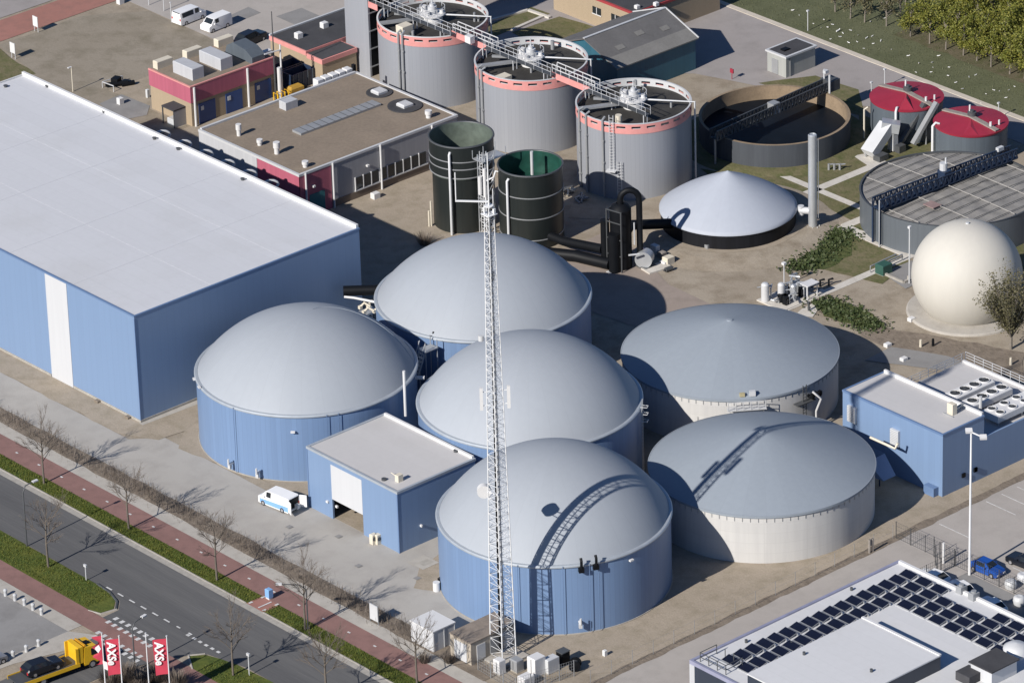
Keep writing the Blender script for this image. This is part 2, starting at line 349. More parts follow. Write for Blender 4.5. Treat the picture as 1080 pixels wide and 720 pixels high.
m_solar = mat('solar cells', (.008,.01,.022), .12, var=.2, scale=2)
m_alu = mat('aluminium', (.6,.61,.62), .35, .6, var=.05)
m_navyw = panel('navy cladding', (.03,.04,.06), 'xy', 1.0, var=.05, seam=.1, streak=.05, rough=.4)
m_carw = mat('white car paint', (.78,.78,.78), .25, var=.02)
m_carb = mat('blue car paint', (.015,.075,.33), .22, var=.03)
m_cark = mat('black car paint', (.012,.014,.02), .2, var=.05)
m_carg = mat('grey car paint', (.25,.26,.28), .25, var=.03)
m_vanblue = mat('blue trim paint', (.12,.19,.33), .45, var=.03)
m_tyre = mat('tyre rubber', (.015,.015,.015), .85, var=.1)
m_rim = mat('wheel rim', (.5,.5,.52), .35, .6, var=.05)
m_lampg = mat('lamp glass', (.75,.75,.72), .15, var=.05)
m_tail = mat('tail lamp', (.45,.02,.02), .3, var=.05)
m_flag = mat('red flag cloth', (.5,.045,.08), .85, var=.08)
m_flagw = mat('white lettering', (.82,.8,.8), .8, var=.02)
m_bark = mat('bark', (.13,.11,.09), .95, var=.2, scale=3)
m_barkp = mat('grey bark', (.2,.175,.145), .95, var=.2, scale=3)
m_twig = leafmat('bare twigs', (.16,.13,.105), (.24,.2,.165))
m_leafy = leafmat('yellow green leaves', (.12,.15,.025), (.29,.27,.05))
m_leafo = leafmat('olive spring leaves', (.1,.095,.045), (.19,.17,.09))
m_leafd = leafmat('weed leaves', (.045,.075,.022), (.1,.12,.045))
m_gull = mat('gull feathers', (.75,.75,.74), .7, var=.05)
m_gullb = mat('gull beak', (.6,.35,.05), .5)
m_plank = mat('grey timber', (.25,.225,.2), .9, var=.15, scale=2)
m_bin = mat('bin blue', (.2,.38,.65), .5, var=.05)
# ------------------------------------------------------------------ ground and paved areas (kind = structure)
SHEETS = [0]
def sheet(name, poly, level, m, jag=0, step=2.0, kind='structure'):
    pts = [Vector((p[0], p[1])) for p in poly]
    if jag:
        out = []
        for i, p in enumerate(pts):
            q = pts[(i+1) % len(pts)]; n = max(1, int((q-p).length/step)); d = (q-p).normalized(); nn = Vector((-d.y, d.x))
            for k in range(n):
                a = p.lerp(q, k/n); f = mnoise.noise(Vector((a.x*.35, a.y*.35, level*9)))+.5*mnoise.noise(Vector((a.x*1.1, a.y*1.1, 3.3)))
                out.append(a+nn*(f*jag))
        pts = out
    SHEETS[0] += 1; b = MB(); b.add([(p.x, p.y, level*.012+SHEETS[0]*.00013) for p in pts], [tuple(range(len(pts)))])
    o = b.build(name, m); o['kind'] = kind
    # keep origin on the ground; make sure the face looks up
    if o.data.polygons[0].normal.z < 0: o.data.flip_normals()
    return o
def rect(x0, x1, y0, y1): return [(x0,y0),(x1,y0),(x1,y1),(x0,y1)]
def pxs(*pp): return [at(*p)[:2] for p in pp]

b = MB(); b.add([(-3000,-3000,0),(3000,-3000,0),(3000,3000,0),(-3000,3000,0)], [(0,1,2,3)])
o = b.build('ground', m_soil); o['kind'] = 'structure'
# street along the front of the site
sheet('road', rect(-74.0,-65.8,-400,400), 2, m_asph)
sheet('kerb_strip', rect(-65.8,-64.9,-400,400), 3, m_kerb)
for y0, y1 in ((-28.6,400),(-400,-31.6)):
    sheet('grass_verge', rect(-64.9,-62.6,y0,y1), 3, m_grass, .12, 1.0)
    b = MB(); b.box(-65.0,-64.85,y0,y1,0,.1); o = b.build('kerb', m_kerb); o['kind'] = 'structure'
sheet('crossing_paving', rect(-64.9,-62.6,-31.6,-28.6), 3, m_redb)
sheet('cycle_path', rect(-62.6,-59.5,-400,400), 3, m_red)
sheet('footpath', rect(-59.5,-57.6,-400,400), 3, m_foot)
sheet('hedge_bed', rect(-57.7,-55.3,-60,400), 4, m_mulch, .25)
sheet('yard_paving', [(-55.5,400),(-55.5,-54),(-49,-54),(-46,-38),(-33,-36),(-33,-14.5),(-46.3,-14.5),(-46.3,9.5),(-49.6,12),(-50.0,400)], 3, m_pave, .1)
for (px,py) in ((357,566),(378,597),(305,556),(440,610)):
    q = at(px,py); sheet('drain_cover', rect(q.x-.35,q.x+.35,q.y-.35,q.y+.35), 8, m_lot)
sheet('sand_strip', [(-50.2,400),(-49.6,14),(-47.2,9.5),(-43.8,9.0),(-38,11.5),(-34,14.4),(-45.9,14.4),(-45.9,400)], 5, m_sand, .35, 1.2)
sheet('paved_edge', [(-46.2,13.7),(-33,13.2),(-33,14.4),(-46.2,14.4)], 6, m_foot)
sheet('sand_apron', [(-47.0,6),(-44,-13.5),(-33,-14.4),(-30,2),(-38,11.4),(-43.5,9)], 4, m_sand, .3, 1.2)
sheet('sand_apron', [(-49.5,-39),(-46,-36),(-40,-34.5),(-41,-38),(-47,-43.5)], 5, m_sand, .2, 1.0)
sheet('slab', rect(-46.0,-43.6,-36.6,-34.0), 7, m_foot); sheet('manhole', rect(-45.4,-44.0,-36.0,-35.0), 8, m_kerb)
# near side of the street
sheet('grass_verge', [(-78.3,400),(-78.3,-17.6),(-77.9,-19.0),(-76.2,-19.3),(-74.8,-17.8),(-74.05,-14.5),(-74.0,400)], 3, m_grass, .06, 1.0)
b = MB(); b.tube([(-76.0,-19.5,.0),(-74.9,-18.3,.0),(-74.2,-16.2,.0),(-73.98,-13.5,.0)], .16, 6); o = b.build('kerb', m_dgrey); o['kind'] = 'structure'
b = MB(); b.tube([(-78.4,-17.6,.0),(-77.9,-19.2,.0),(-76.0,-19.6,.0)], .11, 6); o = b.build('kerb', m_kerb); o['kind'] = 'structure'
sheet('grass_verge', [(-78.4,-400),(-78.4,-36.0),(-76.8,-33.5),(-75.4,-34.5),(-74.4,-37.5),(-74.0,-44),(-74.0,-400)], 3, m_grass, .06, 1.0)
b = MB(); b.tube([(-78.4,-36.0,0),(-76.8,-33.3,0),(-75.3,-34.3,0)], .12, 6); o = b.build('kerb', m_kerb); o['kind'] = 'structure'
sheet('cycle_path', rect(-81.0,-78.3,-400,400), 4, m_red)
sheet('footpath', rect(-82.9,-81.0,-19.8,400), 3, m_foot)
sheet('footpath', [(-82.9,-19.8),(-81.0,-23.0),(-85,-23.2),(-91.5,-21.4),(-94,-21.2),(-94,-19.8)], 3, m_foot)
sheet('parking_paving', rect(-140,-82.9,-19.8,400), 2, m_lot)
sheet('side_road', [(-140,-23.5),(-86,-23.4),(-81,-22.8),(-78.4,-20.0),(-76.0,-19.9),(-74.6,-18.4),(-74.0,-15.5),(-74.0,-40),(-75.2,-34.6),(-76.8,-33.3),(-81.5,-31.5),(-86,-30.4),(-140,-30.4)], 3, m_asph)
sheet('planting_bed', [(-140,-30.6),(-86,-30.6),(-82.0,-31.6),(-80.6,-34),(-80.6,-80),(-140,-80)], 2, m_mulch, .15)
# markings
b = MB()
for i in range(60):
    y = 40-4.3*i; b.obox((-61.1+rnd.uniform(-.03,.03), y, .072), (.22,.42,.004))
o = b.build('centre_dashes', m_paint); o['kind'] = 'structure'
b = MB()
for i in range(8): b.obox((-73.7, -15.3-2.06*i, .072), (.2,1.0 if i<6 else .6,.004))
for i in range(6): b.obox((-74.05,-29.8-1.05*i,.072), (.36,.5,.004))
for i in range(8):
    for (xx,oy) in ((-78.5,0),(-77.4,0),(-80.75,-1.1),(-81.6,-1.6)):
        if i==7 and xx>-78: continue
        b.obox((xx+rnd.uniform(-.04,.04), -21.3+oy-1.06*i, .072), (.62,.5,.004))
o = b.build('give_way_blocks', m_paint); o['kind'] = 'structure'
b = MB()
for y in (-28.9,-31.3):
    b.obox((-62.75,y, .072),(.5,.3,.004)); b.obox((-64.5,y, .072),(.5,.3,.004))
b.obox((-63.7,-30.4, .072),(1.9,.18,.004))
o = b.build('crossing_marks', m_paint); o['kind'] = 'structure'
# ground between and right of the tanks
sheet('sandy_yard', [(-49,-50),(-50,-66),(-46,-68.6),(30,-68.0),(30,-60),(8,-47),(-8,-36),(-24,-40),(-36,-61),(-44,-60)], 2, m_sand, .3)
sheet('fence_strip', [(-52,-68.3),(-52,-69.4),(-3,-68.9),(40,-68.4),(40,-67.2),(-3,-67.8)], 4, m_mulch, .3, 1.0)
sheet('alley_paving', [(-60,-69.2),(-3.4,-68.6),(-3.4,-79.5),(-60,-79.5)], 3, m_pave2)
sheet('parking_paving', [(-3.4,-67.9),(80,-67.0),(80,-140),(-3.4,-140)], 3, m_pave2)
sheet('parking_paving', rect(-14,-3.4,-140,-78), 2, m_lot)
b = MB()
for i in range(9): b.obox((2.6+2.5*i if i<1 else 7.7+2.55*i, -70.5-1.2, .072), (.12,4.6,.004))
for i in range(8): b.obox((1.0+2.55*i,-84.6, .072),(.12,4.6,.004))
o = b.build('bay_lines', m_paint); o['kind'] = 'structure'
sheet('service_yard', [(-11.4,13),(3.6,41),(3.6,78.5),(12.6,78.5),(12.6,97),(60,90),(60,57),(33,44),(33,31),(12,20),(4,11)], 2, m_sand, .3)
sheet('pink_paving', pxs((540,262),(600,262),(648,240),(705,300),(800,345),(690,352),(600,320)), 3, blend3('pinkish paving', (.3,.25,.215),(.32,.27,.235),(.25,.21,.18),.08,.3,12,bump=.05), .1)
sheet('sandy_yard', pxs((612,160),(640,160),(735,188),(700,235),(600,230)), 3, m_sand, .2)
# rear service road and field
sheet('service_road', [(60,400),(60,57),(72,43.5),(76.5,30),(80,20),(84.5,12),(86,2),(86,-60),(91.4,-60),(91.4,400)], 3, m_asph2, .15)
b = MB(); b.box(91.4,92.3,-200,300,0,.12); o = b.build('kerb', mat('pale kerb', (.5,.45,.38), .9, var=.12, scale=.5)); o['kind'] = 'structure'
sheet('field', [(92.3,400),(92.3,-400),(400,-400),(400,400)], 3, m_field)
sheet('orchard_soil', [(100.5,34),(101,-60),(119,-60),(119,34)], 4, blend3('orchard ground', (.11,.1,.06),(.15,.125,.085),(.07,.08,.03),.15,.7,7,bump=.5), .8)
sheet('field_path', rect(121,122.5,-200,200), 5, m_kerb)
sheet('grass_patch', pxs((738,178),(770,205),(838,208),(905,182),(935,165),(925,140),(905,120),(912,160),(870,180),(800,188)), 4, m_weed, .3)
sheet('grass_patch', pxs((905,95),(860,80),(800,88),(905,122),(930,170),(918,140)), 4, m_weed, .3)
sheet('grass_patch', pxs((845,205),(905,182),(915,225),(962,258),(962,272),(895,240),(905,236)), 4, m_weed, .3)
sheet('grass_patch', pxs((862,226),(888,243),(960,276),(930,300),(850,280)), 4, m_weed, .4)
sheet('grass_patch', pxs((905,120),(930,150),(920,168),(905,182),(880,200),(910,210),(960,250),(1080,290),(1080,215),(1010,160)), 3, m_weed, .3)
sheet('weed_patch', pxs((842,283),(880,240),(900,250),(898,270),(868,284)), 6, m_green, .5, .8)
sheet('weed_patch', pxs((860,318),(880,316),(918,332),(935,346),(905,345),(868,334)), 6, m_green, .6, .8)
sheet('dry_bank', pxs((930,345),(1080,372),(1080,402),(960,378),(905,352)), 4, m_mulch, .6)
sheet('gravel_patch', pxs((912,380),(940,366),(1000,376),(1080,410),(1080,425),(990,390)), 5, m_lot, .3)
sheet('gravel_patch', pxs((930,288),(962,275),(966,300),(955,305)), 5, m_lot, .1)
for k in ([(69.5,5.2),(52.5,5.0)], [(57.0,21.5),(57,-5.3),(51.6,-5.6),(51.0,-18.0)], [(50.6,-17.4),(46,-17.5),(36,-17.4),(29.5,-17.0)]):
    b = MB()
    for i in range(len(k)-1):
        a = Vector(k[i]); c = Vector(k[i+1]); d = (c-a).normalized(); n = Vector((-d.y,d.x))*.55; a = a-d*.55*(i>0)
        b.box(min((a+n).x,(a-n).x,(c+n).x,(c-n).x), max((a+n).x,(a-n).x,(c+n).x,(c-n).x), min((a+n).y,(a-n).y,(c+n).y,(c-n).y), max((a+n).y,(a-n).y,(c+n).y,(c-n).y), -.2, .06+.006*i)
    o = b.build('concrete_path', m_conc); o['kind'] = 'structure'
sheet('slab', pxs((862,318),(846,326),(838,333),(857,335),(864,325)), 6, m_conc)
sheet('slab', pxs((900,165),(915,162),(940,176),(925,182)), 6, m_conc)
sheet('slab', pxs((990,158),(1010,172),(985,178),(965,165)), 6, m_conc)
# mound under the pale tent tank
b = MB(); b.lathe([(8.5,.5),(9.6,.5),(11.0,.42),(14.0,.0)], 64, 41.6, 5.4); o = b.build('earth_mound', m_soil); o['kind'] = 'structure'
b = MB(); b.lathe([(8.5,.52),(9.5,.52)], 64, 41.6, 5.4); o = b.build('gravel_ring', m_sand); o['kind'] = 'structure'
b = MB(); b.lathe([(9.9,.3),(11.0,.25),(12.6,.0)], 64, 64.5, 20.45); o = b.build('earth_bank', m_weed); o['kind'] = 'structure'
# far left corner
sheet('bare_lot', [(9.5,96),(33.5,96),(33.8,114),(26,119.5),(11.5,119.2),(9,108)], 3, m_dirtlot, .4)
sheet('grass_patch', [(-8,110),(9,107.5),(11,119),(-8,119)], 4, m_weed, .4)
sheet('bare_lot', [(-11,82),(12.5,79),(12.5,97),(10,108),(-11,108)], 2, m_dirtlot, .3)
sheet('cycle_path', [(-100,118.6),(34,120.4),(34,126.4),(-100,125.6)], 4, m_redb)
sheet('road', [(-100,126.4),(120,127.4),(120,150),(-100,150)], 4, m_asph2)
sheet('parking_paving', [(33.6,90),(60,90),(60,126),(34,119.5)], 3, m_pave2)
sheet('asphalt_patch', pxs((291,18),(318,9),(343,20),(318,30)), 5, m_lot); sheet('asphalt_patch', pxs((240,18),(262,8),(275,14),(250,24)), 5, m_lot)
sheet('slab', pxs((105,110),(128,100),(158,112),(155,122),(125,128)), 5, m_lot, .1)
sheet('lawn', pxs((508,30),(560,8),(580,15),(520,40)), 5, m_weed); sheet('lawn', pxs((540,35),(590,18),(630,30),(620,45),(575,52)), 5, m_weed, .2)
b = MB()
for a, c in (((505,26),(557,12)), ((557,12),(580,20)), ((540,33),(572,19))):
    b.beam(at(*a)+Vector((0,0,.15)), at(*c)+Vector((0,0,.15)), .5, .3)
o = b.build('kerb', m_conc); o['kind'] = 'structure'

# ------------------------------------------------------------------ the blue hall
hall = root('warehouse', 'long pale blue clad warehouse with flat grey roof and one white upright strip', 'warehouse', (-28.6,48,0))
X0, X1, Y0, Y1, H = -45.9, -11.4, 14.4, 81.5, 14.0
b = MB(); b.box(X0,X1,Y0,Y1,-.2,H-.2); b.build('wall', m_hall, hall)
b = MB(); b.box(X0+.2,X1-.3,Y0+.2,Y1-.12,H-.2,H-.1); b.build('roof', m_roof, hall)
b = MB(); b.box(X0-.05,X0+.2,Y0-.05,Y1+.06,H-.2,H); b.box(X0+.2,X1+.06,Y0-.05,Y0+.2,H-.2,H)
b.build('roof_edge', m_vanblue, hall)
b = MB(); b.box(X1-.3,X1+.06,Y0+.2,Y1+.06,H-.2,H+.42); b.box(X0+.2,X1-.3,Y1-.12,Y1+.05,H-.2,H+.1); b.build('parapet', m_white, hall)
b = MB(); b.box(X0-.07,X0+.02,27.4,31.6,0,H-.21); b.build('white_strip', m_whitep, hall)
b = MB(); b.box(X0-.05,X0+.06,Y0-.05,Y0+.06,0,H-.36); b.build('corner_trim', m_vanblue, hall)
b = MB(); b.box(X0-.1,X0+.05,Y0-.1,27.3,-.1,.35); b.box(X0-.1,X0+.05,31.7,Y1,-.1,.35); b.box(X0+.05,X1,Y0-.1,Y0+.05,-.1,.35); b.build('plinth', m_kerb, hall)
b = MB()
for y in (26.5,39,52,64): b.box(X0+.4,X1-.4,y,y+.06,H-.1,H-.085)
for x in (-34,-23): b.box(x,x+.05,Y0+.4,Y1-.4,H-.1,H-.087)
b.build('roof_seam', mat('roof seam', (.5,.51,.535), .85, var=.05), hall)
for (px, py) in ((6,92),(50,92),(110,119),(163,147),(188,158),(256,190)):
    p = at(px,py,H-.1); b = MB(); b.cyl(p.x,p.y,H-.12,H+.1,.22,10); b.cyl(p.x,p.y,H+.1,H+.16,.3,10); b.build('roof_drain', m_dgrey, hall)
p = at(201,408); b = MB(); b.box(p.x-.5,p.x+.5,Y0-.5,Y0-.06,0,2.6); b.build('electrical_box', m_black, hall)
b = MB(); b.tube([(p.x,Y0-.3,2.6),(p.x,Y0-.3,3.0),(p.x,Y0-.6,3.1)],.13,8); b.build('wall_lamp', m_white, hall)
for (px,py) in ((103,424),(135,441)):
    p = at(px,py); b = MB(); b.bbox(p.x-.25,p.x+.25,p.y-.35,p.y+.35,0,.3); tag(b.build('rubble_heap', m_mulch), 'small dark lump at the foot of the warehouse front wall, %s' % ('nearer the white strip' if px==103 else 'nearer the corner'), 'rubble')

# ------------------------------------------------------------------ digesters
DG = [('digester_front', (-36.7,-48.4), 'blue clad digester tank with grey dome nearest the lattice mast base'),
      ('digester_left', (-33.1,-1.3), 'blue clad digester tank with grey dome beside the long warehouse front corner'),
      ('digester_mid', (-20.2,-26.0), 'blue clad digester tank with grey dome in the middle, behind the white door shed'),
      ('digester_back', (-5.6,-1.4), 'blue clad digester tank with grey dome farthest back, before the dark green tanks')]
def cappts(Rb, h, n=14, p=1.0):
    rho = (Rb*Rb+h*h)/(2*h); a = math.asin(min(1,Rb/rho)); a = a if h < Rb else math.pi-a
    return [(rho*math.sin(a*(1-i/n)), h-rho+rho*math.cos(a*(1-i/n))) for i in range(n+1)]
def near_ang(s): return R(229)+math.asin(max(-1,min(1,s)))
DT = {}
DH = {'digester_left':6.6,'digester_back':6.6}
for nm, (cx, cy), lab in DG:
    dh = DH.get(nm, 7.2)
    t = root('digester', lab, 'digester tank', (cx,cy,0), 0, 'blue domed digester tanks'); DT[nm] = t
    b = MB(); b.lathe([(12.9,-.2),(12.9,8.35)], 128, cx, cy); b.build('wall', m_digw, t, smooth=40)
    b = MB(); b.lathe([(r_, 8.5+z_) for (r_, z_) in cappts(12.72, dh, 22)], 128, cx, cy); b.build('dome', m_dome, t, smooth=60)
    b = MB(); b.lathe([(12.9,8.3),(13.08,8.3),(13.1,8.45),(12.98,8.56),(12.7,8.58),(12.68,8.45)], 128, cx, cy); b.build('rim', m_flange, t, smooth=30)
    b = MB(); b.lathe([(12.92,-.1),(13.02,-.1),(13.02,.1),(12.92,.12)], 128, cx, cy); b.build('base_ring', m_kerb, t, smooth=30)
def on_wall(nm, s, r=12.95):
    c = DT[nm].location; a = near_ang(s); return c.x+r*math.cos(a), c.y+r*math.sin(a), a
def wall_item(nm, s, z0, kind):
    x, y, a = on_wall(nm, s, 13.05); t = DT[nm]; o = Vector((math.cos(a), math.sin(a), 0)); tn = Vector((-o.y, o.x, 0)); p = Vector((x,y,z0))
    if kind == 'pipe':
        b = MB(); b.tube([p+o*.15, p+o*.15+Vector((0,0,8.6-z0))], .035, 6); b.build('conduit', m_vanblue, t)
    if kind == 'ladder':
        b = MB(); b.ladder(p+o*.25, p+o*.25+Vector((0,0,9.6-z0)), tn, .55, .4, .05); b.build('ladder', m_galv, t)
        b = MB()
        for k in range(3): b.beam(p+o*.1+tn*(.3)+Vector((0,0,7+k*.9-z0)), p+o*.9+tn*.3+Vector((0,0,7+k*.9-z0)), .06); b.beam(p+o*.9+tn*.3+Vector((0,0,7+k*.9-z0)), p+o*.9-tn*.3+Vector((0,0,7+k*.9-z0)), .06); b.beam(p+o*.9-tn*.3+Vector((0,0,7+k*.9-z0)), p+o*.1-tn*.3+Vector((0,0,7+k*.9-z0)), .06)
        b.build('ladder_cage', m_lgrey, t)
    if kind == 'valve':
        b = MB(); b.tube([p, p+o*.7], .16, 8); b.tube([p+o*.7, p+o*.7+Vector((0,0,.7))], .12, 8); b.obox(p+o*.5+Vector((0,0,-.3)), (.35,.35,.5), a); b.build('valve', m_lgrey, t)
    if kind == 'fitting':
        b = MB(); b.tube([p+o*-.1, p+o*.45+Vector((0,0,.15)), p+o*.45+Vector((0,0,1.0)), p+o*.2+Vector((0,0,1.25))], .16, 8); b.obox(p+o*.3+Vector((0,0,-.15)), (.5,.6,.5), a); b.build('relief_valve', m_black, t)
    if kind == 'lamp':
        b = MB(); b.obox(p+o*.15, (.3,.5,.18), a); b.build('wall_lamp', m_white, t)
for s, z in ((.32,8.3),(.2,8.2)): wall_item('digester_front', s, z, 'fitting')
for s in (-.32,.27,.345,.05): wall_item('digester_front', s, .2, 'pipe')
for s, z in ((.62,7.6),): wall_item('digester_front', s, z, 'lamp')
for s, z in ((-.52,.9),(.18,1.6)): wall_item('digester_front', s, z, 'valve')
for s in (.2,-.62,.3): wall_item('digester_left', s, .2, 'pipe')
for s, z in ((-.66,1.2),(-.42,1.0),(-.1,6.6)): wall_item('digester_left', s, z, 'lamp' if z>5 else 'valve')
wall_item('digester_left', -.985, 8.4, 'lamp'); wall_item('digester_left', -.93, 8.6, 'lamp')
wall_item('digester_mid', .965, .2, 'ladder')
for px,py in ((565,459),(577,458)):
    p = at(px,py,8.6); a = math.atan2(p.y+26.0, p.x+20.2); b = MB(); b.tube([(p.x,p.y,8.2),(p.x,p.y,9.4),(p.x-.3,p.y-.35,9.6)], .16, 8); b.obox((p.x,p.y,8.5),(.5,.5,.5)); b.build('relief_valve', m_black, DT['digester_mid'])
p = at(457,390,4); b = MB(); b.tube([(p.x,p.y,1.5),(p.x,p.y,8.3),(p.x+.2,p.y-.1,9.0)], .13, 8); b.obox((p.x,p.y,8.4),(.5,.4,.4)); b.build('vent_pipe', m_black, DT['digester_back'])
for px,py in ((550,343),(562,344)):
    p = at(px,py,8.7); b = MB(); b.tube([(p.x,p.y,8.3),(p.x,p.y,9.3),(p.x+.3,p.y-.3,9.4)], .15, 8); b.obox((p.x+.6,p.y-.5,8.9),(.9,.5,.25)); b.build('relief_valve', m_lgrey, DT['digester_back'])
# the pale line over the left dome
c = DT['digester_left'].location; pts = []
for i in range(15):
    u_ = i/14; r_ = 2.0+u_*10.7; a = R(20-u_*62)
    rho = (12.72**2+6.6**2)/(2*6.6); z_ = 8.5+6.6-rho+math.sqrt(rho*rho-r_*r_)+.02
    pts.append((c.x+r_*math.cos(a), c.y+r_*math.sin(a), z_))
b = MB(); b.tube(pts, .045, 5); b.build('rope', m_flange, DT['digester_left'])

# gas fittings between the warehouse and the back digester
g = root('gas_valve_unit', 'white pipe bend and black drum at the gap between warehouse corner and back dome', 'gas valve', at(385,318,6)[:2]+(0,))
p = at(385,306,7.2); b = MB(); b.tube([(p.x-2.0,p.y+1.7,7.2),(p.x+1.4,p.y-1.2,7.2)], .62, 16); b.build('drum', m_black, g, smooth=40)
a_, c_ = at(363,313,6.8), at(398,319,6.8); b = MB(); b.tube([a_, a_+Vector((.8,-.9,-.1)), c_], .16, 8); b.build('pipe', m_white, g, smooth=60)
b = MB()
for (px,py) in ((380,324),(388,322),(395,328),(384,329)): q = at(px,py,5.8); b.tube([q, q+Vector((.5,-.2,.5)), q+Vector((.9,-.8,.1))], .17, 8); b.obox(q, (.4,.4,.4))
b.build('valve', m_cream, g)
q = at(388,325,5.5); b = MB(); b.box(q.x-1.2,q.x+1.2,q.y-.8,q.y+.8,5.0,5.12); b.cyl(q.x-1,q.y-.5,0,5,.08,6); b.cyl(q.x+1,q.y+.5,0,5,.08,6); b.build('platform', m_galv, g)

# stair between left and middle digesters
p = at(434,440); g = root('stair_tower', 'steel stair with white pipe between left and middle domed digesters', 'stair', (p.x,p.y,0))
b = MB()
for i in range(18): b.obox((p.x-1.2+.2*i, p.y+.3, .3+.42*i), (.34,1.0,.06))
b.build('tread', m_galv, g)
b = MB()
for s in (-.2,.8): b.beam((p.x-1.3,p.y+s,.2),(p.x+2.4,p.y+s,7.9),.09,.22); b.beam((p.x-1.3,p.y+s,1.3),(p.x+2.4,p.y+s,9.0),.07)
for s in (-.2,.8):
    for i in range(0,18,3): b.beam((p.x-1.2+.2*i,p.y+s,.3+.42*i),(p.x-1.2+.2*i,p.y+s,1.4+.42*i),.05)
b.build('handrail', m_galv, g)
b = MB(); b.box(p.x+2.2,p.x+4.2,p.y-.4,p.y+1.0,7.75,7.9)
for x in (2.3,4.1):
    for y in (-.3,.9): b.cyl(p.x+x,p.y+y,0,8.9,.06,6)
b.build('platform', m_galv, g)
q = at(427,418,8.0); b = MB(); b.tube([(q.x,q.y,5.5),(q.x,q.y,11.3)], .17, 10); b.build('vent_pipe', m_white, g)
q = at(441,398,7.5); b = MB(); b.obox(q,(1.5,.5,.25),R(-49)); b.build('lamp', m_white, g)

# ------------------------------------------------------------------ white-door shed
sh = root('shed', 'blue clad flat roofed shed with half open white roller door', 'shed', (-39.4,-23.9,0))
x0,x1,y0,y1,h = -45.3,-33.7,-31.8,-16.0,7.8
dy0,dy1 = -25.6,-20.2
b = MB(); b.box(x0,x0+.25,y0,dy0,-.1,h-.3); b.box(x0,x0+.25,dy1,y1,-.1,h-.3); b.box(x0,x0+.25,dy0,dy1,h-.8,h-.3)
b.box(x0+.25,x1,y0,y0+.25,-.1,h-.3); b.box(x0+.25,x1,y1-.25,y1,-.1,h-.3); b.box(x1-.25,x1,y0+.25,y1-.25,-.1,h-.3); b.build('wall', m_blue, sh)
b = MB(); b.box(x0+.25,x1-.25,y0+.25,y1-.25,h-.35,h-.1); b.build('roof', m_roof2, sh)
b = MB(); b.box(x0-.06,x0+.25,y0-.06,y1+.06,h-.3,h); b.box(x0+.25,x1+.06,y0-.06,y0+.25,h-.3,h); b.box(x0+.25,x1+.06,y1-.25,y1+.06,h-.3,h); b.build('roof_edge', m_flange, sh)
b = MB(); b.box(x1-.25,x1+.06,y0+.25,y1-.25,h-.3,h+.22); b.build('parapet', m_white, sh)
b = MB(); b.box(x0-.03,x0+.08,dy0,dy1,2.6,h-.8); b.build('roller_door', m_whitep, sh)
b = MB(); b.box(x0+.25,x1-.3,y0+.3,y1-.3,.0,.05); b.build('floor', m_sand, sh)
b = MB(); b.box(x0-.05,x0+.05,y0-.05,y0+.12,0,h-.31); b.box(x0-.05,x0+.05,y1-.12,y1+.05,0,h-.31); b.build('corner_trim', m_vanblue, sh)
p = at(421,507,h-.1); b = MB(); b.box(p.x-.35,p.x+.35,p.y-.3,p.y+.3,h-.1,h+.75); b.tube([(p.x,p.y+.3,h+.3),(p.x+.2,p.y+1.6,h+.3)],.06,6); b.build('roof_fan', m_cream, sh)
for (px,py) in ((405,506),(481,476)):
    p = at(px,py,h-.1); b = MB(); b.cyl(p.x,p.y,h-.12,h+.12,.3,10); b.build('roof_drain', m_dgrey, sh)
for (px,py) in ((354,525),(355,534),(434,552)):
    p = at(px,py,2.0); b = MB(); b.obox((x0-.12,p.y,p.z) if px<400 else (p.x,y0-.12,2.4), (.2,.35,.25)); b.build('wall_lamp', m_white, sh)
for k,(px,py) in enumerate(((394,573),(399,573))):
    p = at(px,py); g = root('heat_pump', 'white box unit standing at the foot of the shed front wall, %s' % ('farther from the corner' if k==0 else 'nearer the corner'), 'box unit', (p.x,p.y,0), 0, 'units at the shed wall')
    b = MB(); b.bbox(p.x-.35,p.x+.35,p.y-.3,p.y+.3,.05,1.25); b.build('casing', m_cream, g); b = MB(); b.tube([(p.x-.1,p.y-.32,.75),(p.x-.1,p.y-.36,.75)],.25,12); b.build('fan', m_dgrey, g)

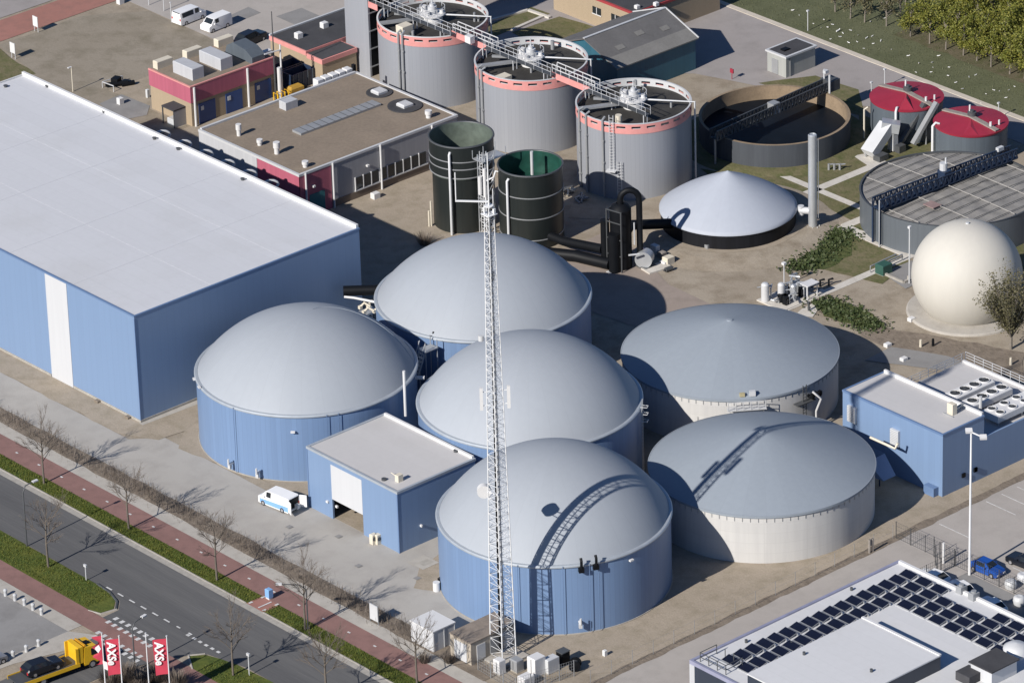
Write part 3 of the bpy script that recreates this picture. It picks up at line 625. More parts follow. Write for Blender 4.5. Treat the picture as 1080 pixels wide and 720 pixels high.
# ------------------------------------------------------------------ concrete tanks with grey tents
CT = [((8.2,-29.7), 'pale concrete tank with grey tent roof beside the service yard, farther from the mast', 'A'), ((-9.15,-52.9), 'pale concrete tank with grey tent roof crossed by the mast shadow, nearer the fence', 'B')]
for (cx,cy), lab, k in CT:
    t = root('concrete_tank', lab, 'concrete tank', (cx,cy,0), 0, 'concrete tanks with tent roofs')
    b = MB(); b.lathe([(12.75,-.2),(12.75,6.0)], 128, cx, cy); b.build('wall', m_concw, t, smooth=40)
    prof = []
    for i in range(25):
        u_ = i/24; prof.append((12.85*(1-u_), 6.0+4.1*(u_+.20*u_*(1-u_)*2) ))
    b = MB(); b.lathe(prof, 128, cx, cy); b.build('tent_roof', m_tent, t, smooth=60)
    b = MB(); b.lathe([(12.76,5.75),(12.92,5.75),(12.92,6.02),(12.8,6.05)], 128, cx, cy); b.build('rim', m_tent, t, smooth=30)
    b = MB(); b.lathe([(.4,10.0),(.35,10.12),(.0,10.16)], 20, cx, cy); b.build('roof_cap', m_tent, t, smooth=40)
    st = None
    for i in range(90):
        a = 2*math.pi*i/90
        if st is None:
            b = MB(); b.box(12.77,12.81,-.035,.035,5.2,5.74); st = b.build('strap', m_grey, t, local=True); st.rotation_euler = (0,0,a)
        else:
            c = st.copy(); C.objects.link(c); c.parent = t; c.rotation_euler = (0,0,a)
    if k == 'A':
        q = at(845,424,4.5); r0 = Vector((cx,cy,0))
        a0 = at(843,420,4.5); a1 = at(857,413,5.6); a2 = at(866,420,4.8); a3 = at(861,433,2.5)
        b = MB(); b.tube([a1,a2,a3,a3+Vector((0,0,-2.2))], .14, 8); b.build('overflow_pipe', m_white, t, smooth=60)
        a = math.atan2(at(838,420,4).y-cy, at(838,420,4).x-cx); o = Vector((math.cos(a),math.sin(a),0)); tn = Vector((-o.y,o.x,0))
        b = MB(); e = r0+o*13.2; b.ladder(e, e+Vector((0,0,6.4)), tn, .5, .4, .05); b.obox(e+Vector((0,0,4.2)), (.8,2.8,.12), a); b.build('access_platform', m_dgrey, t)
        for j in range(2):
            e2 = r0+o*13.3+tn*(.9+j*1.1); b = MB(); b.tube([e2-o*.5+Vector((0,0,4.6)), e2+o*.4+Vector((0,0,4.6))], .22, 10); b.obox(e2+o*.3+Vector((0,0,4.9)),(.4,.4,.5),a); b.build('agitator_motor', m_black, t)
        # platform on the near edge
        a = math.atan2(at(788,424,6).y-cy, at(788,424,6).x-cx); o = Vector((math.cos(a),math.sin(a),0)); tn = Vector((-o.y,o.x,0)); b = MB()
        e = r0+o*13.3+Vector((0,0,5.0)); b.obox(e, (.9,4.6,.08), a)
        for j in range(6): b.beam(e+tn*(-2.2+.88*j)+o*.4, e+tn*(-2.2+.88*j)+o*.4+Vector((0,0,1.1)), .06)
        for z in (.55,1.1): b.beam(e-tn*2.2+o*.4+Vector((0,0,z)), e+tn*2.2+o*.4+Vector((0,0,z)), .06)
        for j in (-2,2): b.beam(e+tn*j-Vector((0,0,5)), e+tn*j, .1)
        b.build('railing', m_lgrey, t)
        e = r0+o*12.4+Vector((0,0,6.5)); b = MB(); b.obox(e+tn*.8, (.5,.7,.6), a); b.build('control_box', m_lgrey, t); b = MB(); b.obox(e-tn*.4+Vector((0,0,-.1)), (.4,.6,.4), a); b.build('yellow_box', mat('faded yellow', (.42,.37,.22), .6), t)

# ------------------------------------------------------------------ blue utility building at right
ub = root('utility_building', 'low blue utility building with grey roof and cooling fans on its rear deck', 'building', (16,-57,0))
x0,x1,x2,y0,y1,h,h2 = 7.55,14.3,27.5,-65.1,-49.1,8.0,4.7
b = MB(); b.box(x0,x1,y0,y1,-.1,h-.25); b.box(x1,x2,y0,y1,-.1,h2-.15); b.box(x1,x2,y0,y0+.25,h2-.15,h2+.5); b.build('wall', m_blue, ub)
b = MB(); b.box(x0+.2,x1-.2,y0+.2,y1-.2,h-.25,h-.06); b.build('roof', m_roof2, ub)
b = MB(); b.box(x1+.02,x2-.1,y0+.26,y1-.1,h2-.15,h2); b.build('rear_deck', m_roof2, ub)
b = MB(); b.box(x0-.05,x0+.2,y0-.05,y1+.05,h-.25,h); b.box(x0+.2,x1+.05,y0-.05,y0+.2,h-.25,h); b.box(x0+.2,x1+.05,y1-.2,y1+.05,h-.25,h); b.build('roof_edge', m_vanblue, ub)
b = MB(); b.box(x1-.22,x1+.06,y0+.2,y1-.2,h-.25,h+.35); b.build('parapet', m_white, ub)
b = MB(); b.box(x2-.3,x2,y0+.3,y1-.2,h2,h2+.3); b.build('deck_kerb', m_white, ub)
b = MB()
for i in range(10):
    xx = x1+.3+i*1.4; b.beam((xx,y1-.1,h2),(xx,y1-.1,h2+1.1),.06)
for z in (.4,.75,1.1): b.beam((x1+.2,y1-.1,h2+z),(x2,y1-.1,h2+z),.05); b.beam((x2+.4,y0,h2+z),(x2+.4,y1,h2+z),.05)
for i in range(12): b.beam((x2+.4,y0+i*1.45,h2),(x2+.4,y0+i*1.45,h2+1.1),.06)
b.build('railing', m_lgrey, ub)
for py_,pz in (((900,436),5.5),((951,458),5.0)):
    p = at(py_[0],py_[1],pz); yy = p.y
    b = MB(); b.box(x0-.35,x0-.02,yy-.65,yy+.65,pz-1.0,pz+1.0); lv = b.build('louvre', m_lgrey, ub)
    b = MB()
    for k in range(9): b.obox((x0-.38,yy,pz-.85+.21*k),(.06,1.1,.05),0,0,.5)
    b.build('slat', m_grey, lv)
p = at(1004,436,h-.05); b = MB(); b.bbox(p.x-.35,p.x+.35,p.y-.45,p.y+.45,h-.05,h+1.3); b.build('roof_fan', m_cream, ub)
b = MB(); b.beam((p.x-.6,p.y-.8,h),(p.x-.6,p.y+.8,h),.1); b.tube([(p.x+.4,p.y,h+.3),(p.x+2.2,p.y+.3,h+.3)],.2,8); b.build('fan_duct', m_grey, ub)
for (px,py) in ((1008,498),(1020,492),(1038,500)):
    p = at(px,py,1.5); b = MB(); b.obox((p.x,y0-.1,1.6),(.5,.18,.5)); b.build('wall_vent', m_black, ub)
b = MB(); b.box(x0-.8,x0-.05,y0+.6,y0+2.2,0,1.1); b.build('meter_box', m_vanblue, ub)
# fan coolers standing on the rear deck
def cooler(loc, L, W, rows, n, lab):
    g = root('fan_cooler', lab, 'fan cooler', loc, 0, 'fan coolers on the rear deck')
    b = MB(); b.bbox(0,L,0,W,.55,1.35,.08); b.build('casing', m_white, g, local=True)
    b = MB()
    for x in (.3,L-.3,L/2):
        for y in (.15,W-.15): b.box(x-.06,x+.06,y-.06,y+.06,0,.54)
    b.build('stand', m_galv, g, local=True)
    for r_ in range(rows):
        for i in range(n):
            x = L*(i+.5)/n; y = W*(r_+.5)/rows; rr = min(.62, W/rows*.36)
            b = MB(); b.lathe([(rr+.08,1.352),(rr+.08,1.5),(rr,1.5),(rr,1.38)], 24, x, y); f = b.build('fan_ring', m_white, g, local=True, smooth=30)
            b = MB(); b.disc(x,y,1.39,rr,20); b.build('fan', m_black, f, local=True)
            b = MB()
            for k in range(5): b.obox((x,y,1.43),(rr*1.9,.1,.02),k*math.pi/5)
            b.cyl(x,y,1.4,1.5,.15,10); b.build('fan_grille', m_dgrey, f, local=True)
    return g
cooler((18.0,-57.25,h2), 6.4, 2.0, 1, 4, 'white four fan cooler on the rear deck, nearest the open deck corner')
cooler((18.0,-59.95,h2), 6.5, 2.0, 1, 4, 'white four fan cooler standing second, between the other two coolers')
cooler((17.9,-63.9,h2), 8.2, 2.6, 2, 4, 'wide white cooler with two rows of fans along the deck front')
p = at(1034,436,h2); b = MB(); b.tube([(p.x,p.y,h2),(p.x,p.y,h2+2.2)],.2,8); b.obox((p.x-.5,p.y+.6,h2+.4),(1.2,1.4,.7)); tag(b.build('pipe_stub', m_lgrey), 'short pale pipe stub with grey block between the coolers and the roof parapet', 'pipe')
# blue hopper between tank and utility building
g = root('hopper', 'blue feed hopper with sloped trough between concrete tank and utility building', 'hopper', (4.6,-55,0))
p = at(930,475,3.3); q = at(958,497,3.0)
b = MB()
b.add([(2.2,-51.5,2.3),(4.4,-51.5,2.3),(4.4,-58,2.3),(2.2,-58,2.3),(1.8,-51.2,4.2),(4.9,-51.2,4.2),(4.9,-58.6,4.2),(1.8,-58.6,4.2)], [(3,2,1,0),(0,1,5,4),(1,2,6,5),(2,3,7,6),(3,0,4,7)])
b.build('trough', m_blue, g)
b = MB(); b.add([(2.0,-58.6,4.2),(4.8,-58.6,4.2),(4.6,-60.6,2.2),(2.6,-60.6,2.2),(2.2,-58.2,2.3),(4.4,-58.2,2.3)], [(0,1,2,3),(0,3,4),(1,5,2),(3,2,5,4)]); b.build('chute', m_vanblue, g)
b = MB()
for x in (2.2,4.4):
    for y in (-51.6,-55,-58.2): b.cyl(x,y,0,2.4,.09,6)
b.build('leg', m_dkblue, g)
b = MB(); b.tube([at(918,461,5.2),at(938,470,5.2),at(944,473,4.9),at(947,467,5.6)],.16,8); b.build('pipe', m_cream, g, smooth=60)
p = at(880,443,4.0); b = MB(); b.tube([(3.2,-50.5,4.3),(3.4,-47.3,4.4)],.3,10); b.build('screw_conveyor', m_dkblue, g)

# ------------------------------------------------------------------ tall silver tanks
TT = [((44.5,65.4),10.2,'tall silver tank with pink rim beside the stair tower, farthest left of its row'), ((43.7,44.75),10.4,'tall silver tank with pink rim in the middle of its row'), ((43.35,24.65),10.6,'tall silver tank with pink rim nearest the open clarifier basin')]
TR = 7.42
for ti, ((cx,cy), h, lab) in enumerate(TT):
    t = root('silo_tank', lab, 'silo tank', (cx,cy,0), 0, 'silver tanks with pink rims')
    b = MB(); b.lathe([(TR,-.1),(TR,h-1.3)], 96, cx, cy); b.build('wall', m_sil, t, smooth=40)
    def slotted(r, zs, out):
        n = 120; b = MB(); vs = []; fs = []
        for z in zs:
            for i in range(n): vs.append((cx+r*math.cos(2*math.pi*i/n), cy+r*math.sin(2*math.pi*i/n), z))
        for j in range(len(zs)-1):
            for i in range(n):
                if j == len(zs)-3+0 and (i % 5) < 3 : continue
                f = (j*n+i, j*n+(i+1)%n, (j+1)*n+(i+1)%n, (j+1)*n+i); fs.append(f if out else f[::-1])
        return b.add(vs, fs)
    zs = [h-1.35, h-.62, h-.32, h]
    slotted(TR+.05, zs, True).build('parapet_band', m_pink, t, smooth=40)
    slotted(TR-.12, [h-1.3]+zs[1:], False).build('parapet_lining', m_lgrey, t, smooth=40)
    b = MB(); b.lathe([(TR-.14,h),(TR-.14,h+.08),(TR+.08,h+.08),(TR+.08,h)], 96, cx, cy); b.build('parapet_cap', m_lgrey if ti else m_white, t, smooth=30)
    b = MB(); b.lathe([(TR-.1,h-.95),(1.5,h-.75),(0,h-.7)], 64, cx, cy); b.build('roof', m_darkroof, t, smooth=60)
    # agitator in the middle
    ag = MB(); ag.cyl(cx,cy,h-1,h+.35,1.35,24); ag.cyl(cx,cy,h+.35,h+.5,1.75,24); a_ = ag.build('agitator', m_white, t, smooth=40)
    ag = MB(); ag.cyl(cx,cy,h+.5,h+1.5,.62,16); ag.cyl(cx,cy,h+1.5,h+1.9,.35,12); ag.cyl(cx,cy,h+1.9,h+2.9,.09,6); ag.build('motor', m_lgrey, a_, smooth=40)
    ag = MB(); ag.cyl(cx-.4,cy+1.3,h+.5,h+1.3,.42,14); ag.cyl(cx-1.2,cy-.3,h+.5,h+1.0,.32,12); ag.cyl(cx+.9,cy-.9,h+.5,h+.95,.3,12); ag.build('gearbox', m_white, a_, smooth=40)
    ag = MB()
    for i in range(10):
        a = i*2*math.pi/10; ag.cyl(cx+1.7*math.cos(a),cy+1.7*math.sin(a),h+.5,h+1.5,.04,5)
    ag.lathe([(1.66,h+1.45),(1.74,h+1.45),(1.74,h+1.52),(1.66,h+1.52)],24,cx,cy); ag.build('railing', m_lgrey, a_)
    # radial beams over the roof
    b = MB()
    aa = near_ang(.98); ob = Vector((math.cos(aa),math.sin(aa),0)); c0 = Vector((cx,cy,h+.35))
    b.tube([c0+ob*1.4, c0+ob*(TR+.55), Vector((cx,cy,-.1))+ob*(TR+.55)], .13, 8); b.build('down_pipe', m_lgrey, t)
    b = MB(); aw = near_ang(-.97); ow = Vector((math.cos(aw),math.sin(aw),0)); b.beam(c0+ow*1.3+Vector((0,0,-.4)), c0+ow*(TR-.2)+Vector((0,0,-.4)), .8, .25); b.beam(c0-ob*1.3+Vector((0,0,-.2)), c0-ob*5.2+Vector((0,0,-.2)),.35,.3); b.build('roof_beam', m_grey, t)
    b = MB()
    for k in range(6):
        a = rnd.uniform(0,6.28); r_ = rnd.uniform(2.5,6.3); x = cx+r_*math.cos(a); y = cy+r_*math.sin(a)
        if abs(x-(40.6)) < 1.0: continue
        b.cyl(x,y,h-1.2,h-.2+rnd.uniform(0,.7),rnd.uniform(.12,.28),10)
    b.build('vent', m_grey, t, smooth=40)
    a = near_ang(-.35 if ti==2 else -.62); x,y = cx+6.0*math.cos(a), cy+6.0*math.sin(a)
    b = MB()
    if ti==2: b.cyl(x,y,h-1.3,h+.6,.42,14)
    else: b.bbox(x-.9,x+.9,y-.7,y+.7,h-1.3,h+(-.2 if ti else .9))
    b.build('hatch', m_cream, t)
    # pipes and ladders on the near side
    for s, kind in ([(-.93,'pipe'),(-.82,'pipe'),(-.55,'pipe'),(-.4,'ladder')] if ti==2 else [(-.92,'pipe'),(-.86,'pipe')] if ti==1 else [(-.6,'pipe'),(-.53,'pipe')]):
        a = near_ang(s); o = Vector((math.cos(a),math.sin(a),0)); p = Vector((cx,cy,0))+o*(TR+.2); tn = Vector((-o.y,o.x,0)); b = MB()
        if kind=='pipe':
            b.tube([p, p+Vector((0,0,h+.3)), p+Vector((0,0,h+.5))-o*.6], .15, 8)
            for z in (2,5,8): b.obox(p+Vector((0,0,z)),(.3,.4,.2),a)
            b.build('riser_pipe', m_grey, t)
        else:
            b.ladder(p+o*.1+Vector((0,0,4.2)), p+o*.1+Vector((0,0,h+1.2)), tn, .55, .4, .05); b.ladder(p+o*.1+tn*1.0, p+o*.1+tn*1.0+Vector((0,0,5.5)), tn, .55, .4, .05); b.obox(p+o*.35+Vector((0,0,4.2)),(.8,1.3,.1),a)
            b.build('ladder', m_lgrey, t)
# walkway linking the tank tops and the stair tower
wk = root('walkway', 'long steel walkway with white handrails crossing the three silver tank tops', 'walkway', (40.7,50,11.2))
wx, wz = 40.7, 11.05
SEC = [(41.0,57.2,73.9,False),(42.2,50.0,58.0,True),(41.2,37.6,50.8,False),(42.2,30.2,38.4,True),(41.0,19.4,31.0,False)]
b = MB(); r1_ = MB(); r2_ = MB()
for (xx,ya,yb,br_) in SEC:
    b.box(xx-.42,xx+.42,ya,yb,wz-.1-(.03 if br_ else 0),wz-(.03 if br_ else 0))
    t_ = r2_ if br_ else r1_
    for x in (xx-.45,xx+.45):
        for z in (.55,1.1): t_.beam((x,ya,wz+z),(x,yb,wz+z),.09 if br_ else .05)
        n = int((yb-ya)/1.5)
        for i in range(n+1): t_.beam((x,ya+(yb-ya)*i/n,wz-.1),(x,ya+(yb-ya)*i/n,wz+1.1),.07 if br_ else .045)
b.build('deck', m_dgrey, wk); r1_.build('handrail', m_lgrey, wk); r2_.build('bridge_rail', m_white, wk)
for (xx,ya,yb) in ((41.7,51.3,58.2),(41.7,31.0,38.4),(40.5,72.0,73.9)):
    b = MB(); b.box(xx-.06,xx,ya,yb,wz-.8,wz+.05); b.build('side_plate', m_pink, wk)
b = MB()
for y in (20,26,31,39,45,51,59.5,65,71):
    b.beam((41.1-.3,y,9.4),(41.1-.3,y,wz-.12),.12); b.beam((41.1+.3,y,9.4),(41.1+.3,y,wz-.12),.12)
b.build('support', m_lgrey, wk)
b = MB(); b.box(wx-.4,wx+.4,52.9,54.0,wz+.02,wz+1.0); b.build('gate_box', m_white, wk)

# stair tower beside the tanks
tw = root('access_tower', 'tall pale grey clad access tower with dark open slot facing the tanks', 'tower', (43.5,76.3,0))
b = MB(); b.box(40.4,46.5,74.1,78.9,-.1,20); b.build('wall', m_tower, tw)
b = MB(); b.box(40.7,46.4,73.98,74.09,.0,19.6); b.build('dark_slot', m_black, tw)
b = MB()
for k in range(7): b.box(40.5,46.4,73.86,73.97,2.6*k+1.4,2.6*k+1.55)
b.build('floor_edge', m_grey, tw)
b = MB(); b.box(40.38,40.68,73.95,74.09,-.1,20); b.build('corner_trim', m_tower, tw)

# ------------------------------------------------------------------ dark green tanks
for (cx,cy), h, R_, lab, rings in (((18.6,30.0),12.0,4.1,'dark green open tank with wide banded collar, the taller of two',(9.9,8.9,7.7)), ((21.65,20.4),10.1,4.07,'dark green open tank with bright green lining, the lower of two',(7.0,4.1,1.2))):
    t = root('green_tank', lab, 'tank', (cx,cy,0), 0, 'dark green open tanks')
    big = h > 11
    b = MB(); b.lathe(([(R_-.3,-.1),(R_-.3,7.4),(R_,7.7),(R_,h)] if big else [(R_,-.1),(R_,h)]), 72, cx, cy); b.build('wall', m_dgreen, t, smooth=30)
    b = MB(); b.lathe([(R_-.1,h),(R_-.1,h-4.5 if big else h-3)], 72, cx, cy); b.disc(cx,cy,h-(4.5 if big else 3.0),R_-.1,72); b.build('lining', m_ingreen if big else m_ingreen2, t, smooth=30)
    b = MB(); b.lathe([(R_-.1,h),(R_-.06,h+.1),(R_+.1,h+.1),(R_+.14,h-.06),(R_,h-.1)], 72, cx, cy); b.build('rim', m_dgrey, t, smooth=30)
    for z in rings:
        b = MB(); b.lathe([(R_,z),(R_+.06,z),(R_+.06,z+.12),(R_,z+.12)], 72, cx, cy); b.build('hoop', m_grey, t)
    for s in ((-.35,) if big else (-.68,)):
        a = near_ang(s); o = Vector((math.cos(a),math.sin(a),0)); p = Vector((cx,cy,0))+o*(R_+.3); b = MB(); b.tube([p, p+Vector((0,0,h-.9)), p+Vector((0,0,h-.7))-o*.3],.17,8); b.build('riser_pipe', m_lgrey, t, smooth=50)
    if big:
        a = near_ang(-.96); o = Vector((math.cos(a),math.sin(a),0)); p = Vector((cx,cy,0))+o*(R_+.2); b = MB(); b.tube([p, p+Vector((0,0,3.5))],.12,8); b.tube([p+o*.3, p+o*.3+Vector((0,0,2.2))],.12,8); b.build('riser_pipe', m_cream, t)
    else:
        p = at(561,172,h-.6); b = MB(); b.tube([(p.x,p.y,h-2.2),(p.x,p.y,h+1.0)],.2,8); b.build('riser_pipe', m_lgrey, t)
g = root('ladder_tower', 'galvanised ladder tower with platforms standing between the two dark green tanks', 'ladder tower', (18.4,24.4,0))
b = MB(); X_, Y_ = 17.9, 24.6
for x in (X_-.7,X_+.7):
    for y in (Y_-.7,Y_+.7): b.beam((x,y,0),(x,y,11.2),.14)
for k in range(6):
    z = 1.8*k+.3
    b.beam((X_-.7,Y_-.7,z),(X_+.7,Y_-.7,z+1.8),.09); b.beam((X_-.7,Y_+.7,z),(X_-.7,Y_-.7,z+1.8),.09)
    b.beam((X_-.7,Y_-.7,z),(X_-.7,Y_+.7,z),.09); b.beam((X_-.7,Y_-.7,z),(X_+.7,Y_-.7,z),.09)
b.build('frame', m_galv, g)
b = MB(); b.box(X_-1.2,X_+2.6,Y_-.9,Y_+1.1,10.6,10.72); b.box(X_-.8,X_+.8,Y_-.8,Y_+.8,5.2,5.3)
for x in (-1.2,.6,2.6):
    b.cyl(X_+x,Y_-.9,10.7,11.8,.05,6); b.cyl(X_+x,Y_+1.1,10.7,11.8,.05,6)
b.build('platform', m_galv, g)
b = MB(); b.ladder((X_-.75,Y_,0),(X_-.75,Y_,11.8),(0,1,0),.5,.4,.05); b.build('ladder', m_lgrey, g)
b = MB(); b.tube([(X_-1,Y_-1,0),(X_-1,Y_-1,8.2),(X_-.2,Y_-1.6,8.6)],.13,8); b.tube([(X_+.2,Y_-.9,7.6),(X_+.5,Y_-1.3,9.2),(X_+1,Y_-1.9,9.0)],.13,8); b.build('pipe', m_lgrey, g, smooth=60)
b = MB(); b.cyl(X_-1.2,Y_-.2,6.2,8.6,.28,10); b.build('drum', m_white, g)

# ------------------------------------------------------------------ black scrubber beside the pale tent tank
g = root('scrubber', 'black plastic gas scrubber with tall bent duct between green tank and pale tent', 'scrubber', (23.3,6.2,0))
b = MB(); b.cyl(23.6,5.9,0,8.0,1.35,24); b.lathe([(1.35,8.0),(1.0,8.5),(.5,8.7)],24,23.6,5.9); b.build('vessel', m_black, g, smooth=40)
b = MB(); pts = [(23.6,5.9,8.6)]+[(23.6+.9-.9*math.cos(a),5.9-(.75-.75*math.cos(a)),9.2+1.2*math.sin(a)) for a in [i*math.pi/8 for i in range(9)]]+[(25.4,4.4,1.5),(25.6,3.4,1.0)]
b.tube(pts,.4,14); b.build('bent_duct', m_black, g, smooth=60)
b = MB(); b.cyl(22.2,7.3,0,6.4,.55,14); b.cyl(22.0,5.4,0,5.2,.75,14); b.build('side_vessel', m_black, g, smooth=40)
b = MB(); b.tube([(21.0,21.5,1.4),(21.4,14,1.5),(22.0,7.5,2.4)],.6,14); b.tube([(17.5,16,.8),(20.5,11,.8),(21.8,6,.9)],.75,14); b.tube([(24.2,6.5,3.3),(28,8.8,3.3),(33.6,7.2,2.2)],.65,14); b.build('duct', m_black, g, smooth=60)
b = MB()
for (x,y) in ((21.9,6.6),(22.3,4.4),(25,7)): b.beam((x,y,0),(x,y,8.3),.16)
for z in (2.2,4.4,6.6,8.2): b.beam((21.9,6.6,z),(22.3,4.4,z),.12); b.beam((21.9,6.6,z),(25,7,z),.12)
b.build('frame', m_dgrey, g)
b = MB(); b.beam((21.5,5.6,0),(21.5,5.6,2.8),.2); b.obox((21.5,5.6,.06),(.8,.8,.12)); b.build('post', m_lgrey, g)
b = MB(); b.tube([(23.0,3.9,2.4),(24.2,3.2,2.4)],.12,8); b.cyl(24.5,4.4,3.2,6.2,.09,8); b.build('pipe', m_lgrey, g)
g = root('blower', 'grey round blower housing beside the black scrubber foot', 'blower', (25.6,3.7,0))
b = MB(); b.tube([(25.0,3.4,1.2),(26.2,4.2,1.2)],1.1,20); b.build('housing', m_galv, g, smooth=40); b = MB(); b.box(24.8,26.6,2.7,4.6,0,.3); b.build('stand', m_dgrey, g); b = MB(); b.tube([(26.3,4.3,1.2),(27.0,4.7,1.2)],.45,14); b.build('motor', m_black, g, smooth=40)
p = at(684,280); b = MB(); b.obox((26.2,2.9-.6,.12),(3.4,1.9,.24),R(-8)); tag(b.build('concrete_slab', m_conc), 'pale rectangular concrete slab lying before the grey blower', 'slab')
for k,(px,py,sx,sz,lab,mm) in enumerate(((705,278,.6,1.0,'pale cabinet farthest right beyond the concrete slab',m_cream),(691,268,.35,1.3,'narrow white cabinet beside the grey blower',m_white),(698,272,.4,.9,'brownish cabinet between two pale ones beyond the slab',m_plank),(700,279,.3,.5,'low white box just behind the concrete slab',m_white))):
    p = at(px,py); g = root('cabinet', lab, 'cabinet', (p.x,p.y,0)); b = MB(); b.bbox(p.x-sx,p.x+sx,p.y-.5,p.y+.5,.1,sz); b.build('casing', mm, g); b = MB(); b.box(p.x-sx-.05,p.x+sx+.05,p.y-.55,p.y+.55,0,.1); b.build('base', m_kerb, g)
p = at(705,286); b = MB(); b.tube([(p.x-.5,p.y,.35),(p.x+.5,p.y-.1,.35)],.3,12); b.tube([(p.x-.8,p.y,.35),(p.x-.5,p.y,.35)],.12,8); tag(b.build('pump', m_dgrey), 'small dark pump on the ground beyond the slab corner', 'pump')

for k,(px,py,lab) in enumerate(((600,203,'pale bent pipe heap beside the silver tank foot, left one'),(612,212,'pale bent pipe heap beside the silver tank foot, right one'))):
    q = at(px,py); b = MB()
    for j in range(5): b.tube([(q.x+rnd.uniform(-1.2,1.2),q.y+rnd.uniform(-1,1),.15),(q.x+rnd.uniform(-1.2,1.2),q.y+rnd.uniform(-1,1),.5),(q.x+rnd.uniform(-1.4,1.4),q.y+rnd.uniform(-1.2,1.2),.2)],.13,8)
    tag(b.build('pipe_heap', m_cream if k==0 else m_grey), lab, 'pipes')

# ------------------------------------------------------------------ pale tent tank and chimney
t = root('tent_tank', 'low round tank with pale white tent roof and black skirt', 'tank', (41.6,5.4,0))
b = MB(); b.lathe([(8.55,.3),(8.55,2.6)],96,41.6,5.4); b.build('wall', m_skirt, t, smooth=40)
b = MB(); prof = [(8.75*(1-i/24), 2.6+4.9*(i/24+.32*(i/24)*(1-i/24)*(1.2-.9*i/24))) for i in range(25)]; b.lathe([(8.62,2.35),(8.75,2.4)]+prof,96,41.6,5.4); b.build('tent_roof', m_lowd, t, smooth=60)
p = at(747,264); b = MB(); b.box(p.x-.6,p.x+.6,p.y-.5,p.y+.5,.3,1.0); b.build('inlet_box', m_grey, t)
g = root('chimney', 'tall slim silver chimney beside the pale tent tank', 'chimney', (48.3,-3.0,0))
b = MB(); b.cyl(48.3,-3.0,.3,12.9,.56,24); b.lathe([(.56,12.9),(.45,13.0),(.4,12.6)],24,48.3,-3.0); b.build('stack', m_galv, g, smooth=40)
b = MB(); b.cyl(48.3,-3.0,-.1,.3,1.0,24)
for i in range(8): b.cyl(48.3+.85*math.cos(i*.785),-3+.85*math.sin(i*.785),.3,.5,.06,6)
b.build('base_plate', m_lgrey, g)
b = MB(); b.tube([(48.1,-2.6,2.4),(47.4,-1.6,2.4)],.45,14); b.cyl(47.5,-1.7,1.8,3.0,.4,14); b.build('inlet', m_lgrey, g, smooth=40)
b = MB(); b.ladder((48.9,-3.4,1.5),(48.9,-3.4,12.4),(-.6,-.75,0),.4,.45,.04); b.build('ladder', m_galv, g)

# ------------------------------------------------------------------ open clarifier basin
cx, cy, R_, h = 64.5,20.45,9.93,3.4
t = root('clarifier', 'open round clarifier basin of dark water with stained inner wall', 'basin', (cx,cy,0))
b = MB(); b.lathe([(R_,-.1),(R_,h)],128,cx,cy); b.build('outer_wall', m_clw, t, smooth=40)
b = MB(); b.lathe([(R_-.35,h),(R_-.35,h-3.2)],128,cx,cy); b.build('inner_wall', m_rusty, t, smooth=40)
b = MB(); b.lathe([(R_,h),(R_+.02,h+.03),(R_-.37,h+.03),(R_-.35,h)],128,cx,cy); b.build('rim', m_rusty, t, smooth=30)
b = MB(); b.disc(cx,cy,h-1.9,R_-.36,96); b.build('water', m_water, t)
def truss(name, lab, a, c, hh, wd, n, mt, cat='bridge', hole=None):
    a = Vector(a); c = Vector(c); d = (c-a).normalized(); nrm = Vector((-d.y,d.x,0)); g = root(name, lab, cat, a.lerp(c,.5), 0)
    b = MB()
    for s in (-1,1):
        o = nrm*(s*wd/2)
        b.beam(a+o, c+o, .16); b.beam(a+o+Vector((0,0,hh)), c+o+Vector((0,0,hh)), .16)
        for i in range(n):
            p = a.lerp(c,i/n)+o; q = a.lerp(c,(i+1)/n)+o; m_ = p.lerp(q,.5)+Vector((0,0,hh))
            b.beam(p, m_, .16); b.beam(m_, q, .16); b.beam(p, p+Vector((0,0,hh)), .1)
    b.build('truss', mt, g)
    b = MB(); b.beam(a+Vector((0,0,.1)), c+Vector((0,0,.1)), wd-.2, .08); b.build('deck', mt, g)
    return g, d, nrm
g, d, nrm = truss('scraper_bridge', 'dark truss bridge with bright gaps spanning the open clarifier basin', (53.0,20.0,h+.25), (76.0,21.3,h+.25), 1.25, 1.2, 34, m_dgrey)
b = MB()
for k in range(15):
    q_ = Vector((53.0,20.0,h+.72)).lerp(Vector((76.0,21.3,h+.72)), .34+.042*k); b.obox((q_.x,q_.y-.5,q_.z),(.34,.03,.42))
b.build('guard_plate', m_white, g)
b = MB(); b.obox((75.6,21.3,h+.8),(1.8,1.9,1.5)); b.build('drive_unit', m_dgrey, g)
b = MB(); b.cyl(74.6,20.4,1.5,6.0,.14,8); b.cyl(75.0,21.8,h,6.3,.12,8); b.obox((74.9,21.4,6.1),(.6,.5,.4)); b.build('mast', m_lgrey, g)
b = MB(); b.obox((64.5,20.6,h+1.0),(1.2,1.2,1.5)); b.cyl(53.2,19.9,0,h+.3,.15,8); b.build('motor', m_grey, g)
p = at(772,84); b = MB(); b.tube([(p.x,p.y,0),(p.x,p.y,1.2)],.05,6); b.obox((p.x,p.y,1.25),(.15,.6,.6)); tag(b.build('lifebuoy_post', m_redr), 'small red lifebuoy post behind the clarifier basin', 'lifebuoy post')

